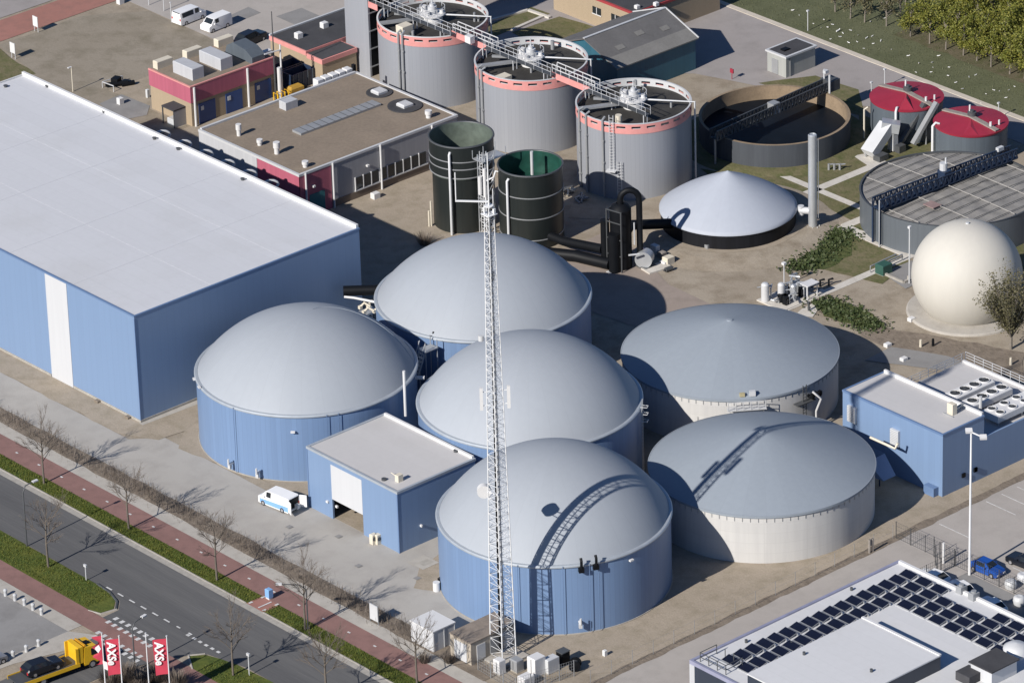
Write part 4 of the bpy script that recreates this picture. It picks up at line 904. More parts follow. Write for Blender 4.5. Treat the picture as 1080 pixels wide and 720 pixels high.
# ------------------------------------------------------------------ red roofed tanks
for cy_, lab in ((10.25,'slate tank with red roof, the left of the pair beside the clarifier'), (-1.35,'slate tank with red roof, the right of the pair beside the grey covered tank')):
    cx = 78.75; t = root('red_roof_tank', lab, 'tank', (cx,cy_,0), 0, 'red roofed tanks'); h = 4.8
    b = MB(); b.lathe([(4.75,-.1),(4.75,h)],72,cx,cy_); b.build('wall', m_slate, t, smooth=40)
    b = MB(); b.lathe([(4.85,h-.25),(4.9,h),(2.6,h+.36),(0,h+.62)],72,cx,cy_); b.build('roof', m_redr, t, smooth=20)
    b = MB(); b.beam((cx-.1,cy_+4.8,h+.18),(cx-.1,cy_,h+.74),.7,.18); b.beam((cx-.1,cy_,h+.74),(cx-.1,cy_-4.8,h+.18),.7,.18); b.build('roof_duct', m_plank, t)
    b = MB()
    a = near_ang(-.1); o = Vector((math.cos(a),math.sin(a),0)); b.add([(cx+o.x*4.7-o.y*1.0,cy_+o.y*4.7+o.x*1.0,h+.05),(cx+o.x*4.7+o.y*1.0,cy_+o.y*4.7-o.x*1.0,h+.05),(cx+o.x*2.9,cy_+o.y*2.9,h+(.95 if cy_>0 else .5)),(cx+o.x*.6,cy_+o.y*.6,h+.6)],[(0,1,2),(0,2,3),(1,3,2)]); b.build('dormer', m_redr, t)
    b = MB(); b.cyl(cx+.2,cy_,h+.6,h+1.25,.6,16); b.cyl(cx+.2,cy_,h+1.25,h+1.5,.3,12); b.build('fan', m_dgrey, t, smooth=40)
    b = MB(); b.cyl(cx+.2,cy_+.4,h+1.2,h+2.1,.12,8); b.cyl(cx-.1,cy_-3.6,h+.3,h+1.0,.16,8); b.cyl(cx+1.5,cy_-3.6,h,h+.8,.13,8); b.build('vent_pipe', m_white, t)
    a = near_ang(-.35 if cy_>0 else -.98); o = Vector((math.cos(a),math.sin(a),0)); p = Vector((cx,cy_,0))+o*5.15
    b = MB(); b.tube([p, p+Vector((0,0,4.7)), p+Vector((0,0,5.1))-o*.4, p+Vector((0,0,4.9))-o*.9],.17,8); b.build('riser_pipe', m_white, t, smooth=60)
p0, p1 = at(963,152,.6), at(988,108,5.6)
g = root('conveyor', 'grey sloping covered conveyor rising between the two red roofed tanks', 'conveyor', (p0.x,p0.y,0))
b = MB(); b.beam(p0,p1,.75,.45); b.build('belt_cover', m_grey, g); b = MB(); b.beam(p0+Vector((-.9,1.4,0)),p1+Vector((-.9,1.4,-.3)),.7,.4); b.build('return_chute', m_dgrey, g)
b = MB(); m_ = p0.lerp(p1,.55); b.cyl(m_.x,m_.y,0,m_.z,.12,6); b.cyl(p1.x,p1.y,0,p1.z,.12,6); b.build('leg', m_grey, g)
# inclined screening machine
g = root('screen_machine', 'pale inclined screening machine standing before the left red roofed tank', 'machine', at(918,172)[:2]+(0,))
p0, p1 = at(916,162,.8), at(936,132,3.6)
b = MB(); b.beam(p0,p1,2.0,1.3); b.build('housing', m_lgrey, g); b = MB(); b.beam(p1+Vector((-.6,.5,.1)),p1+Vector((1.0,-1.2,-.3)),1.6,1.3); b.build('head', m_galv, g)
b = MB(); b.beam(p1+Vector((.4,-.6,0)),p1+Vector((.4,-.6,-3.4)),1.0,.9); b.build('discharge_chute', m_lgrey, g)
b = MB()
for k in (.2,.8): q = p0.lerp(p1,k); b.cyl(q.x-.6,q.y+.6,0,q.z,.09,6); b.cyl(q.x+.6,q.y-.6,0,q.z,.09,6)
b.build('leg', m_grey, g)
b = MB(); q = at(920,150,0); b.tube([(q.x,q.y+1.5,0),(q.x,q.y+1.5,4.2),(q.x+.4,q.y+1.2,4.5)],.12,8); b.build('riser_pipe', m_cream, g)
b = MB(); q = at(929,166,.4); b.obox(q,(1.6,1.2,.9)); q = at(948,156,.5); b.obox(q,(1.2,1.4,1.0)); b.build('drive_unit', m_dgrey, g)

# ------------------------------------------------------------------ grey covered tank
cx, cy, R_, h = 62.35,-13.55,11.46,4.4
t = root('covered_tank', 'broad grey tank under a flat battened cover behind the cream sphere', 'tank', (cx,cy,0))
b = MB(); b.lathe([(R_,-.1),(R_,h)],128,cx,cy); b.build('wall', m_slate2, t, smooth=40)
b = MB(); n=48
vs=[]; fs=[]
for i in range(n+1):
    for j in range(n+1):
        u_, v_ = i/n*2-1, j/n*2-1
        # square grid mapped on the disc
        x = u_*math.sqrt(1-v_*v_/2); y = v_*math.sqrt(1-u_*u_/2)
        vs.append((cx+x*(R_-.15), cy+y*(R_-.15), h-.2+.3*mnoise.noise(Vector((x*7,y*7,1)))*(1-x*x-y*y)+.25*(1-x*x-y*y)))
for i in range(n):
    for j in range(n): fs.append((i*(n+1)+j,(i+1)*(n+1)+j,(i+1)*(n+1)+j+1,i*(n+1)+j+1))
b.add(vs,fs); b.build('cover', m_cover, t, smooth=60)
b = MB(); b.lathe([(R_,h),(R_+.08,h+.06),(R_-.16,h+.06),(R_-.16,h-.25)],128,cx,cy); b.build('rim', m_dgrey, t, smooth=30)
b = MB(); bb = MB()
for k in range(-6,7):
    y = cy+k*1.7; L = math.sqrt(max(0,(R_-.4)**2-(k*1.7)**2))
    for i in range(14):
        xa = cx-L+2*L*i/14; xb = cx-L+2*L*(i+1)/14
        zf = lambda x,y_: h+.02+.25*(1-((x-cx)**2+(y_-cy)**2)/R_**2)
        b.beam((xa,y,zf(xa,y)),(xb,y,zf(xb,y)),.09,.07)
    if k%3==0:
        x = cx+k*1.7
        for i in range(14):
            ya = cy-L+2*L*i/14; yb = cy-L+2*L*(i+1)/14; bb.beam((x,ya,zf(x,ya)+.02),(x,yb,zf(x,yb)+.02),.1,.07)
b.build('batten', mat('batten', (.15,.145,.135), .85), t); bb.build('cross_batten', m_seam, t)
b = MB(); b.obox((cx-5.6,cy-2.2,h+.28),(1.5,1.8,.1)); b.build('red_patch', mat('faded red sheet', (.27,.19,.18), .85, var=.15), t)
g,d,nrm = truss('tank_bridge', 'dark truss bridge with white cabinet crossing the grey covered tank', (50.6,-11.9,h+.45), (74.4,-13.1,h+.45), 1.3, 1.3, 26, m_dkblue)
b = MB(); b.obox((62.4,-12.4,h+1.3),(1.3,1.3,1.7)); b.build('drive_unit', m_dkblue, g); b = MB(); b.cyl(62.4,-12.2,h+2.0,h+3.1,.5,14); b.cyl(62.6,-12.4,h+3.1,h+3.8,.12,8); b.build('motor', m_lgrey, g)
b = MB()
for x,y in ((50.7,-11.3),(50.7,-12.5)): b.beam((x,y,0),(x,y,h+.5),.22)
b.build('support', m_dkblue, g); b = MB(); b.obox((72.5,-12.4,h+1.9),(1.0,.5,.5)); b.cyl(50.2,-12.9,0,6.5,.06,6); b.build('mast', m_lgrey, g)

# ------------------------------------------------------------------ cream gas sphere
cx, cy, R_ = 44.8,-33.2,6.77
t = root('gas_sphere', 'large cream inflated gas holder sphere on a concrete ring', 'gas holder', (cx,cy,0)); zc = 4.9
b = MB(); a0 = math.acos(-(zc-.25)/R_); b.lathe([(R_*math.sin(a0*(1-i/48)), zc+R_*math.cos(a0*(1-i/48))) for i in range(49)],96,cx,cy); b.build('membrane', m_sphere, t, smooth=80)
b = MB(); b.lathe([(4.2,.27),(5.0,.32),(7.2,.28),(7.35,.2),(7.4,-.1)],72,cx,cy); b.build('foundation', m_foot, t, smooth=20)
b = MB(); b.lathe([(.25,zc+R_-.02),(.22,zc+R_+.14),(0,zc+R_+.16)],16,cx,cy); b.build('top_cap', m_lgrey, t)
for (px,py,lab) in ((962,338,'small white block at the left edge of the cream sphere ring'),(954,380,'small white block lying on gravel above the blue building roof'),(937,365,'small white block at the shadow edge of the concrete tank')):
    p = at(px,py); b = MB(); b.bbox(p.x-.5,p.x+.3,p.y-.3,p.y+.35,0,.45); tag(b.build('concrete_block', m_white), lab, 'block')
p = at(959,299); g = root('lamp_post', 'thin grey lamp post beside the left flank of the cream sphere', 'lamp post', (p.x,p.y,0)); b = MB(); b.tube([(p.x,p.y,0),(p.x,p.y,7.6)],.09,8); b.build('pole', m_lgrey, g); b = MB(); b.obox((p.x,p.y,7.65),(.35,.35,.3)); b.build('lamp_head', m_white, g)
p = at(932,288); g = root('cabinet', 'dark green cabinet beside the concrete path before the cream sphere', 'cabinet', (p.x,p.y,0)); b = MB(); b.bbox(p.x-.8,p.x+.8,p.y-.7,p.y+.7,.08,1.35); b.build('casing', m_greenbox, g); b = MB(); b.box(p.x-.85,p.x+.85,p.y-.75,p.y+.75,0,.08); b.build('base', m_kerb, g)
b = MB(); k = [at(918,281,.9),at(932,274,.9),at(945,268,.9)]
b.tube(k,.1,8); b.tube([v+Vector((.5,-.6,0)) for v in k],.1,8)
for v in k: b.cyl(v.x,v.y,0,.9,.07,6); b.cyl(v.x+.5,v.y-.6,0,.9,.07,6)
tag(b.build('pipe_run', m_grey), 'grey pipe run behind the dark green cabinet', 'pipes')
b = MB(); k = [at(926,287),at(953,299),at(958,297)]
for i in range(2): b.beam(k[i]+Vector((0,0,.2)),k[i+1]+Vector((0,0,.2)),.3,.3)
b.beam(k[2],k[2]+Vector((0,0,.8)),.2); tag(b.build('low_wall', m_kerb), 'low concrete kerb wall from the green cabinet to the lamp post', 'wall')
for (px,py,lab) in ((898,247,''),):
    pass
p = at(832,316); g = root('pump_skid', 'grey skid of pipes, valves and vessels at the concrete path end', 'pump skid', (p.x,p.y,0))
b = MB(); b.box(p.x-3.0,p.x+3.2,p.y-2.0,p.y+2.6,0,.15); b.build('base', m_conc, g)
for (dx,dy,r_,hh,mm) in ((-2.4,1.7,.5,2.3,m_lgrey),(-1.0,.3,.45,2.3,m_lgrey),(.2,-.6,.4,2.0,m_galv),(1.8,.5,.6,1.5,m_galv)):
    b = MB(); b.cyl(p.x+dx,p.y+dy,.15,hh,r_,16); b.lathe([(r_,hh),(r_*.7,hh+.2),(0,hh+.28)],16,p.x+dx,p.y+dy); b.build('vessel', mm, g, smooth=40)
b = MB()
for k in range(20):
    x0_ = p.x+rnd.uniform(-2.4,2.6); y0_ = p.y+rnd.uniform(-1.6,2.0); z_ = rnd.uniform(.6,2.4)
    b.tube([(x0_,y0_,.2),(x0_,y0_,z_),(x0_+rnd.uniform(-1.4,1.4),y0_,z_),(x0_+rnd.uniform(-1,1),y0_+rnd.uniform(-1.2,1.2),z_)],rnd.uniform(.08,.16),8)
b.build('pipe', m_galv, g, smooth=50)
b = MB()
for k in range(7): b.obox((p.x+rnd.uniform(-2.0,2.6),p.y+rnd.uniform(-1.4,1.2),.75),(.6,.6,1.0),rnd.uniform(0,1))
b.build('pump', m_black, g)
b = MB(); b.obox((p.x+2.2,p.y-1.4,2.0),(2.0,1.4,.1)); b.cyl(p.x+3,p.y-1.9,0,2,.07,6); b.cyl(p.x+1.3,p.y-1.9,0,2,.07,6); b.build('canopy', m_white, g)
p = at(827,303); g = root('lamp_post', 'short lamp post with white head standing over the pump skid', 'lamp post', (p.x,p.y,0)); b = MB(); b.cyl(p.x,p.y,0,3.2,.07,8); b.build('pole', m_lgrey, g); b = MB(); b.obox((p.x,p.y,3.25),(.45,.45,.3)); b.build('lamp_head', m_white, g)
p = at(853,328); b = MB(); b.cyl(p.x,p.y,0,1.1,.14,8); b.obox((p.x,p.y,1.1),(.35,.35,.25)); tag(b.build('bollard', m_dgrey), 'dark short post on the concrete pad at the path end', 'post')
p = at(862,300); b = MB()
for k in range(3): b.tube([(p.x+k*.9-1,p.y-.6*k,0),(p.x+k*.9-1,p.y-.6*k,.8),(p.x+k*.9-.5,p.y-.6*k-.3,.9)],.14,8)
tag(b.build('valve_group', m_black), 'three dark valve heads on bare soil above the concrete path', 'valve')
p = at(880,179); b = MB()
for k in range(3): b.cyl(p.x+.5*k-.6,p.y-.5*k+.4,0,.9,.16,8); b.tube([(p.x+.5*k-.6,p.y-.5*k+.4,.8),(p.x+.5*k,p.y-.5*k,.8)],.1,8)
tag(b.build('valve_group', m_grey), 'three grey valve heads on grass between clarifier and path', 'valve')
# ------------------------------------------------------------------ long gravel roofed building
g = root('works_building', 'low building with brown gravel roof, pink and grey walls beside the warehouse', 'building', (17.6,55,0))
x0,x1,y0,y1,h = 4.2,30.9,45.1,65.4,6.2
b = MB(); b.box(x0,x1,y0,y1,-.1,h-.2); b.build('wall', m_greyw, g)
b = MB(); b.box(x0-.06,x0-.005,53.6,y1+.05,2.2,h-.2); b.build('pale_wall_panel', m_pale, g)
b = MB(); b.box(x0-.06,x0-.005,y0-.06,53.5,.8,h-.2); b.box(x0-.06,x0+5.2,y0-.06,y0-.005,0,h-.2); b.build('pink_wall_panel', m_pink2, g)
b = MB(); b.box(x0+.25,x1-.25,y0+.25,y1-.25,h-.2,h-.02); b.build('roof', m_gravel, g)
b = MB(); b.box(x0-.1,x0+.25,y0-.1,y1+.1,h-.2,h+.12); b.box(x1-.25,x1+.1,y0-.1,y1+.1,h-.2,h+.12); b.box(x0+.25,x1-.25,y0-.1,y0+.25,h-.2,h+.12); b.box(x0+.25,x1-.25,y1-.25,y1+.1,h-.2,h+.25); b.build('roof_edge', m_lgrey, g)
b = MB(); b.box(x0+1.5,x0+4.0,y0-.12,y0-.065,0,3.0); b.build('door', m_tealdoor, g)
for i in range(9):
    b = MB(); xa = 13.4+1.35*i; b.box(xa,xa+1.1,y0-.1,y0-.01,1.3,2.9); wn_ = b.build('window', m_glass, g)
    b = MB(); b.box(xa-.14,xa-.02,y0-.14,y0-.01,1.2,3.0); b.build('frame', m_white, wn_)
b = MB(); b.box(13.2,25.6,y0-.16,y0-.01,1.02,1.18); b.build('window_sill', m_lgrey, g)
b = MB(); b.box(x0+5.3,x1,y0-.05,y0-.005,0,1.0); b.build('brick_base', m_brickd, g)
for xx in (x0+.9,x0+5.4,17.6,26.4):
    b = MB(); b.tube([(xx,y0-.22,0),(xx,y0-.22,h+.1)],.13,8); b.build('downpipe', m_white, g)
for px,py in ((335,199),(398,180)):
    q = at(px,py,4.0); b = MB(); b.obox((q.x,y0-.25,4.1),(.35,.35,.25)); b.build('wall_lamp', m_white, g)
pz = h
a0, a1 = at(313,141,pz), at(401,111,pz)
b = MB(); b.box(a0.x,a1.x,a0.y-.9,a0.y+.9,h-.02,h+.28)
b.build('skylight_strip', m_grey, g)
b = MB()
for i in range(1,12): b.box(a0.x+(a1.x-a0.x)*i/12-.04,a0.x+(a1.x-a0.x)*i/12+.04,a0.y-.92,a0.y+.92,h+.28,h+.31)
b.build('skylight_bar', m_dgrey, g)
for px,py,r_ in ((400,98,1.75),(427,112,2.3)):
    q = at(px,py,h); f = MB(); f.lathe([(r_,h-.02),(r_,h+.12),(r_-.5,h+.14),(r_-.7,h+.06),(0,h+.06)],40,q.x,q.y); fo = f.build('round_roof_light', m_dark, g, smooth=30)
    f = MB(); f.bbox(q.x-.8,q.x+.8,q.y-.8,q.y+.8,h+.05,h+.5,.15); f.build('dome', m_lgrey, fo)
for k,(px,py,r_,hh) in enumerate(((252,143,.28,1.5),(274,153,.3,.7),(292,162,.33,1.5),(322,176,.32,.7),(452,124,.35,.9))):
    q = at(px,py,h); b = MB(); b.cyl(q.x,q.y,h-.02,h+hh,r_,12); b.cyl(q.x,q.y,h+hh*.55,h+hh+.1,r_*1.35,12); b.build('roof_vent', m_white, g, smooth=40)
q = at(305,113,h); b = MB(); b.bbox(q.x-1.1,q.x+.9,q.y-.7,q.y+.7,h-.02,h+1.1); b.build('roof_box', m_pale, g)
for i in range(5):
    b = MB(); xx = 25.0+1.25*i; b.bbox(xx,xx+.95,66.2,67.3,h-1.0,h+.35); b.build('light_well', m_white, g)
b = MB(); b.box(24.6,31.2,65.55,67.5,h-1.4,h-1.0); b.build('light_well_ledge', m_lgrey, g)
b = MB(); b.box(31.0,31.4,66.0,66.5,h-.6,h+.8); b.build('ledge_box', m_black, g)

# stack of bent pipes behind the warehouse
for i in range(6):
    y = 60.0-4.35*i
    gd = root('gooseneck_duct', 'grey bent exhaust duct in the row behind the warehouse, number', 'duct', (-8,y,0), 0, 'bent ducts behind the warehouse')
    gd['label'] = ['bent grey exhaust duct behind the warehouse, farthest left of its row','bent grey exhaust duct behind the warehouse, second from the left end','bent grey exhaust duct behind the warehouse, third from the left end','bent grey exhaust duct behind the warehouse, third from the right end','bent grey exhaust duct behind the warehouse, second from the right end','bent grey exhaust duct behind the warehouse, nearest the front corner of the pink wall'][i]
    b = MB(); pts = [(-8.6,y+1.9,9.6),(-7.2,y+1.0,10.4)]+[(-5.9+.95*math.sin(a),y+.1-.5*math.sin(a),10.3+.6*math.cos(a)) for a in [j*math.pi/6 for j in range(7)]]
    b.tube(pts,.17,10); b.build('duct', m_lgrey, gd, smooth=60)
    b = MB(); b.tube([(-9.6,y+2.6,9.8),(-7.4,y+.9,10.4)],.4,12); b.build('fan_casing', m_slate, gd, smooth=40)
    b = MB(); b.tube([(-5.9,y-.1,0),(-5.9,y-.1,10.6)],.22,8); b.tube([(-9.0,y+2.0,0),(-9.0,y+2.0,9.7)],.25,8); b.build('riser', m_dgrey, gd)
b = MB()
for i in range(5): b.cyl(.2+.1*i,52.5-1.0*i,0,4.6,.2,8)
tag(b.build('pipe_group', m_cream), 'short row of pale upright pipes before the grey wall of the gravel roofed building', 'pipes')
# pipe rack by the pink corner
q = at(356,205); g = root('pipe_rack', 'tangle of grey pipes and posts beside the pink corner of the gravel roofed building', 'pipe rack', (q.x,q.y,0))
b = MB()
for i in range(6): b.tube([(q.x-1.6+.4*i,q.y+.8,0),(q.x-1.6+.4*i,q.y+.8,2.2),(q.x-.2+.4*i,q.y+.1,3.4),(q.x+1.0+.3*i,q.y-.8,2.4),(q.x+1.0+.3*i,q.y-.8,0)],.11,8)
b.build('pipe', m_galv, g, smooth=60)
b = MB()
for i in range(3): b.cyl(q.x+1.8+.8*i,q.y+.4,0,3.1,.14,8)
b.box(q.x+1.5,q.x+3.8,q.y+.2,q.y+.6,2.5,2.7); b.build('post', m_lgrey, g)
b = MB(); b.bbox(q.x+3.9,q.x+4.9,q.y-.2,q.y+.8,0,2.0); b.build('cabinet', m_teal, g)
q = at(396,209); b = MB(); b.bbox(q.x-.5,q.x+.5,q.y-.4,q.y+.4,0,.8); tag(b.build('crate', m_white), 'small white crate on sandy ground by the grey wall windows', 'crate')

# ------------------------------------------------------------------ pink banded building
g = root('works_building', 'tan brick building with deep magenta band, blue doors and grey boxes on its roof', 'building', (20,82,0))
x0,x1,y0,y1,h = 12.9,27.2,78.2,86.9,5.7
b = MB(); b.box(x0,x1,y0,y1,-.1,h-2.3); b.build('wall', m_tan, g)
b = MB(); b.box(x0-.12,x1+.1,y0-.12,y1+.1,h-2.3,h-.05); b.build('magenta_band', m_pink2, g)
b = MB(); b.box(x0+.1,x1-.1,y0+.1,y1-.1,h-.05,h+.02); b.build('roof', m_gravel, g)
b = MB(); b.box(x0-.15,x1+.13,y0-.15,y0+.1,h-.05,h+.12); b.box(x0-.15,x0+.1,y0+.1,y1+.13,h-.05,h+.12); b.build('roof_edge', m_pink, g)
for xx in (14.1,18.7,23.7):
    b = MB(); b.box(xx,xx+2.8,y0-.08,y0-.005,.05,2.9); d_ = b.build('door', m_bluedoor, g)
    b = MB(); b.box(xx+.3,xx+.8,y0-.13,y0-.085,1.9,2.5) ; b.build('door_sign', m_lgrey, d_)
for xx in (13.3,22.4):
    b = MB(); b.tube([(xx,y0-.3,0),(xx,y0-.3,h-.1)],.16,8); b.build('downpipe', m_white, g)
def pbox(px,py,z,sx,sy,sz,name,mm,par):
    q = at(px,py,z); b = MB(); b.bbox(q.x-sx/2,q.x+sx/2,q.y-sy/2,q.y+sy/2,z-.02,z+sz,.08); return b.build(name,mm,par)
pbox(199,79,h,1.9,4.2,1.7,'air_unit',m_pale,g); pbox(228,68,h,2.0,4.6,1.7,'air_unit',m_pale,g)
for px,py,zz in ((172,70,h),(203,59,h),(236,47,h)): pbox(px,py,zz,2.6,1.0,1.1,'roof_box',m_cream,g)
q = at(260,60,h); b = MB(); b.xprism([(q.y-2.6,h),(q.y-2.6,h+.9),(q.y-1.2,h+1.7),(q.y+1.4,h+2.0),(q.y+2.8,h+1.2),(q.y+3.2,h)], q.x-1.1,q.x+1.1); b.build('curved_air_unit', m_slate, g)
b = MB(); b.box(q.x+1.8,q.x+3.2,q.y-1.5,q.y-.8,h,h+.5); b.build('roof_box', m_white, g)
# shelter
q = at(186,131); g = root('shelter', 'small shelter with dark flat roof at the end wall of the magenta banded building', 'shelter', (q.x,q.y,0))
b = MB(); b.box(q.x-1.1,q.x+1.6,q.y-1.0,q.y+1.6,2.4,2.6); b.build('roof', m_dark, g)
b = MB()
for dx in (-1,1.5):
    for dy in (-.9,1.5): b.box(q.x+dx-.07,q.x+dx+.07,q.y+dy-.07,q.y+dy+.07,0,2.39)
b.build('post', m_dgrey, g)
b = MB(); b.box(q.x-1.0,q.x+1.5,q.y-.98,q.y-.9,0,2.39); b.build('side_wall', m_greyw, g); b = MB(); b.bbox(q.x-.7,q.x+1.0,q.y-.6,q.y+1.0,0,.9); b.build('bench', m_lgrey, g)

# ------------------------------------------------------------------ black roofed building
g = root('works_building', 'tan brick building with black felt roof and thin pink edge beside the access tower', 'building', (40,81,0))
h = 3.9
b = MB(); b.box(33.9,39.9,76.2,79.45,-.1,h-.7); b.box(33.9,48,79.45,87.2,-.1,h-.4); b.build('wall', m_tan, g)
b = MB(); b.box(33.8,40.0,76.1,79.4,h-.7,h-.05); b.box(33.8,48.1,79.5,87.3,h-.4,h+.25); b.build('pink_edge', m_pink, g)
b = MB(); b.box(34.0,39.8,76.3,79.35,h-.05,h); b.box(34.0,47.9,79.6,87.1,h+.25,h+.3); b.build('roof', m_dark, g)
b = MB(); b.box(33.8,48.1,87.05,87.35,h+.25,h+.5); b.build('roof_kerb', m_lgrey, g)
for px,py in ((315,40),(342,29)): pbox(px,py,h+.3,.9,.8,.8,'roof_vent',m_white,g)
q = at(291,104); 
g = root('aerial_mast', 'thin dark aerial mast at the corner of the magenta banded building', 'mast', (q.x,q.y,0)); b = MB(); b.tube([(q.x,q.y,0),(q.x,q.y,12.6)],.14,8,.06); b.build('pole', m_dgrey, g); b = MB(); b.beam((q.x-1.6,q.y,6.9),(q.x+.8,q.y-.3,6.9),.14); b.build('arm', m_white, g)
b = MB(); b.tube([(q.x+.6,q.y-.2,0),(q.x+.6,q.y-.2,4.4)],.28,10); b.tube([(q.x+1.0,q.y-.2,0),(q.x+1.0,q.y-.2,7.6)],.12,8); tag(b.build('standpipe', m_white), 'pair of white standpipes beside the thin dark aerial mast', 'pipe')
q = at(297,105); g = root('barrier', 'cluster of yellow guard posts by the gravel roof edge', 'guard posts', (q.x,q.y,0)); b = MB()
for i in range(4): b.tube([(q.x-.9+.6*i,q.y-.4,0),(q.x-.9+.6*i,q.y-.4,1.1),(q.x-.9+.6*i,q.y+.5,1.1),(q.x-.9+.6*i,q.y+.5,0)],.09,8)
b.build('guard', m_yellow, g)
q = at(312,99); g = root('mini_loader', 'small ochre yellow machine with black back beside yellow guard posts', 'machine', (q.x,q.y,0)); b = MB(); b.bbox(q.x-1.2,q.x+1.0,q.y-.6,q.y+.6,.35,1.3,.25); b.build('body', mat('ochre paint',(.42,.25,.04),.5), g); b = MB(); b.bbox(q.x+1.0,q.x+1.6,q.y-.5,q.y+.5,.3,1.0); b.build('counterweight', m_black, g)
for dx in (-.8,.8):
    for dy in (-.65,.65): b = MB(); b.tube([(q.x+dx,q.y+dy-.1,.3),(q.x+dx,q.y+dy+.1,.3)],.3,14); b.build('wheel', m_tyre, g)
for k,(px,py,lab) in enumerate(((315,90,'navy container box open at the top behind the yellow machine'),(303,84,'navy container box beside the aerial mast'))):
    q = at(px,py); g = root('skip', lab, 'container', (q.x,q.y,0)); b = MB(); b.box(q.x-2,q.x+2,q.y-1.1,q.y-1.0,.1,2.3); b.box(q.x-2,q.x+2,q.y+1.0,q.y+1.1,.1,2.3); b.box(q.x-2.0,q.x-1.9,q.y-1,q.y+1,.1,2.3); b.box(q.x+1.9,q.x+2.0,q.y-1,q.y+1,.1,2.3); b.box(q.x-1.9,q.x+1.9,q.y-1,q.y+1,.1,.25); b.build('body', m_dkblue, g)
    b = MB()
    for j in range(5): b.box(q.x-1.8+.85*j,q.x-1.7+.85*j,q.y-1.16,q.y-1.11,.1,2.3)
    b.build('rib', m_slate, g)

# ------------------------------------------------------------------ gabled teal shed
g = root('gabled_shed', 'gabled shed with dark grey roof and teal walls behind the silver tanks', 'shed', (66,50.5,0))
x0,x1,y0,y1,he,hr = 58.8,73.2,44.6,57.0,4.5,6.9; ym = (y0+y1)/2
b = MB(); b.xprism([(y0,-.1),(y1,-.1),(y1,he),(ym,hr),(y0,he)],x0,x1); b.build('wall', m_teal, g)
def slope(ya,za,yb,zb,up,xa,xb): return [(xa,ya,za+up),(xb,ya,za+up),(xb,yb,zb+up),(xa,yb,zb+up),(xa,ya,za+up+.16),(xb,ya,za+up+.16),(xb,yb,zb+up+.16),(xa,yb,zb+up+.16)]
BF = [(3,2,1,0),(4,5,6,7),(0,1,5,4),(1,2,6,5),(2,3,7,6),(3,0,4,7)]
k_ = .3; ys = y0+(ym-y0)*k_; zs_ = he+(hr-he)*k_
b = MB(); b.add(slope(y0-.3,he-.1,ys,zs_,.02,x0-.3,x1+.3),BF); b.build('roof_strip', m_shedroof2, g)
b = MB(); b.add(slope(ys,zs_,ym,hr,.02,x0-.3,x1+.3),BF); b.add(slope(y1+.3,he-.1,ym,hr,.02,x0-.3,x1+.3),[tuple(reversed(f)) for f in BF]); b.build('roof', m_shedroof, g)
b = MB(); b.beam((x1+.32,y0-.3,he+.1),(x1+.32,ym,hr+.2),.12,.25); b.beam((x1+.32,y1+.3,he+.1),(x1+.32,ym,hr+.2),.12,.25); b.beam((x0-.3,ym,hr+.22),(x1+.3,ym,hr+.22),.35,.1); b.build('verge_trim', m_lgrey, g)
for xx,u_ in ((62,.45),(66.5,.62),(70.5,.5)):
    yy = y0+(ym-y0)*u_; zz = he+(hr-he)*u_+.2; b = MB(); b.add([(xx-.7,yy-.4,zz-.12),(xx+.7,yy-.4,zz-.12),(xx+.7,yy+.4,zz+.2),(xx-.7,yy+.4,zz+.2)],[(0,1,2,3)]); b.build('roof_light', m_shedroof2, g)
# brick houses at the top edge
g = root('brick_building', 'cream brick building with red roof edge behind the teal gabled shed', 'building', (80,62,0))
b = MB(); b.box(73.9,90,57.4,74,-.1,4.0); b.build('wall', m_tan, g); b = MB(); b.box(73.75,90.1,57.25,74.1,4.0,4.35); b.build('red_edge', mat('dark red edge',(.3,.04,.045),.6), g); b = MB(); b.box(74.0,89.9,57.5,73.9,4.35,4.42); b.build('roof', m_dark, g)
for yy in (64.2,60.4):
    b = MB(); b.box(73.83,73.895,yy,yy+1.7,1.9,2.9); w_ = b.build('window', m_glass, g); b = MB(); b.box(73.8,73.9,yy+.8,yy+.9,1.9,2.9); b.box(73.78,73.89,yy-.1,yy+1.8,1.78,1.89); b.build('frame', m_white, w_)
for px,py in ((672,9),(692,6)): pbox(px,py,4.42,.6,.6,.5,'roof_vent',m_white,g)
g = root('brick_building', 'brown brick building with teal doors cropped by the top edge', 'building', (70,85,0))
qa, qb = at(505,22), at(560,4)
b = MB(); b.box(64.5,80,84,96,-.1,4.2); b.build('wall', m_brickd, g); b = MB(); b.box(64.3,80.2,83.8,96.2,4.2,4.5); b.build('roof', m_dark, g)
for xx,mm,nm in ((66,m_glass,'window'),(69,m_glass,'window'),(73,m_tealdoor,'door'),(76,m_tealdoor,'door')): b = MB(); b.box(xx,xx+1.8,83.92,83.995,.1 if nm=='door' else 1.0,2.6); b.build(nm,mm,g)
# small grey shed on the service road
g = root('switch_house', 'small grey green flat roofed switch house beside the rear service road', 'hut', (82.3,35.4,0))
b = MB(); b.box(79.6,85.1,33.7,37.3,-.1,2.9); b.build('wall', m_shed_grey, g); b = MB(); b.box(79.4,85.3,33.5,37.5,2.9,3.15); b.build('roof_edge', m_lgrey, g); b = MB(); b.box(79.75,84.95,33.85,37.15,3.15,3.18); b.build('roof', m_dark, g)
b = MB(); b.box(80.3,80.4,33.62,33.69,.1,2.7); b.box(79.52,79.595,35.2,36.4,.1,2.2); b.build('door', m_grey, g); b = MB(); b.box(80.6,81.6,35,35.8,3.18,3.4); b.build('roof_hatch', m_black, g)

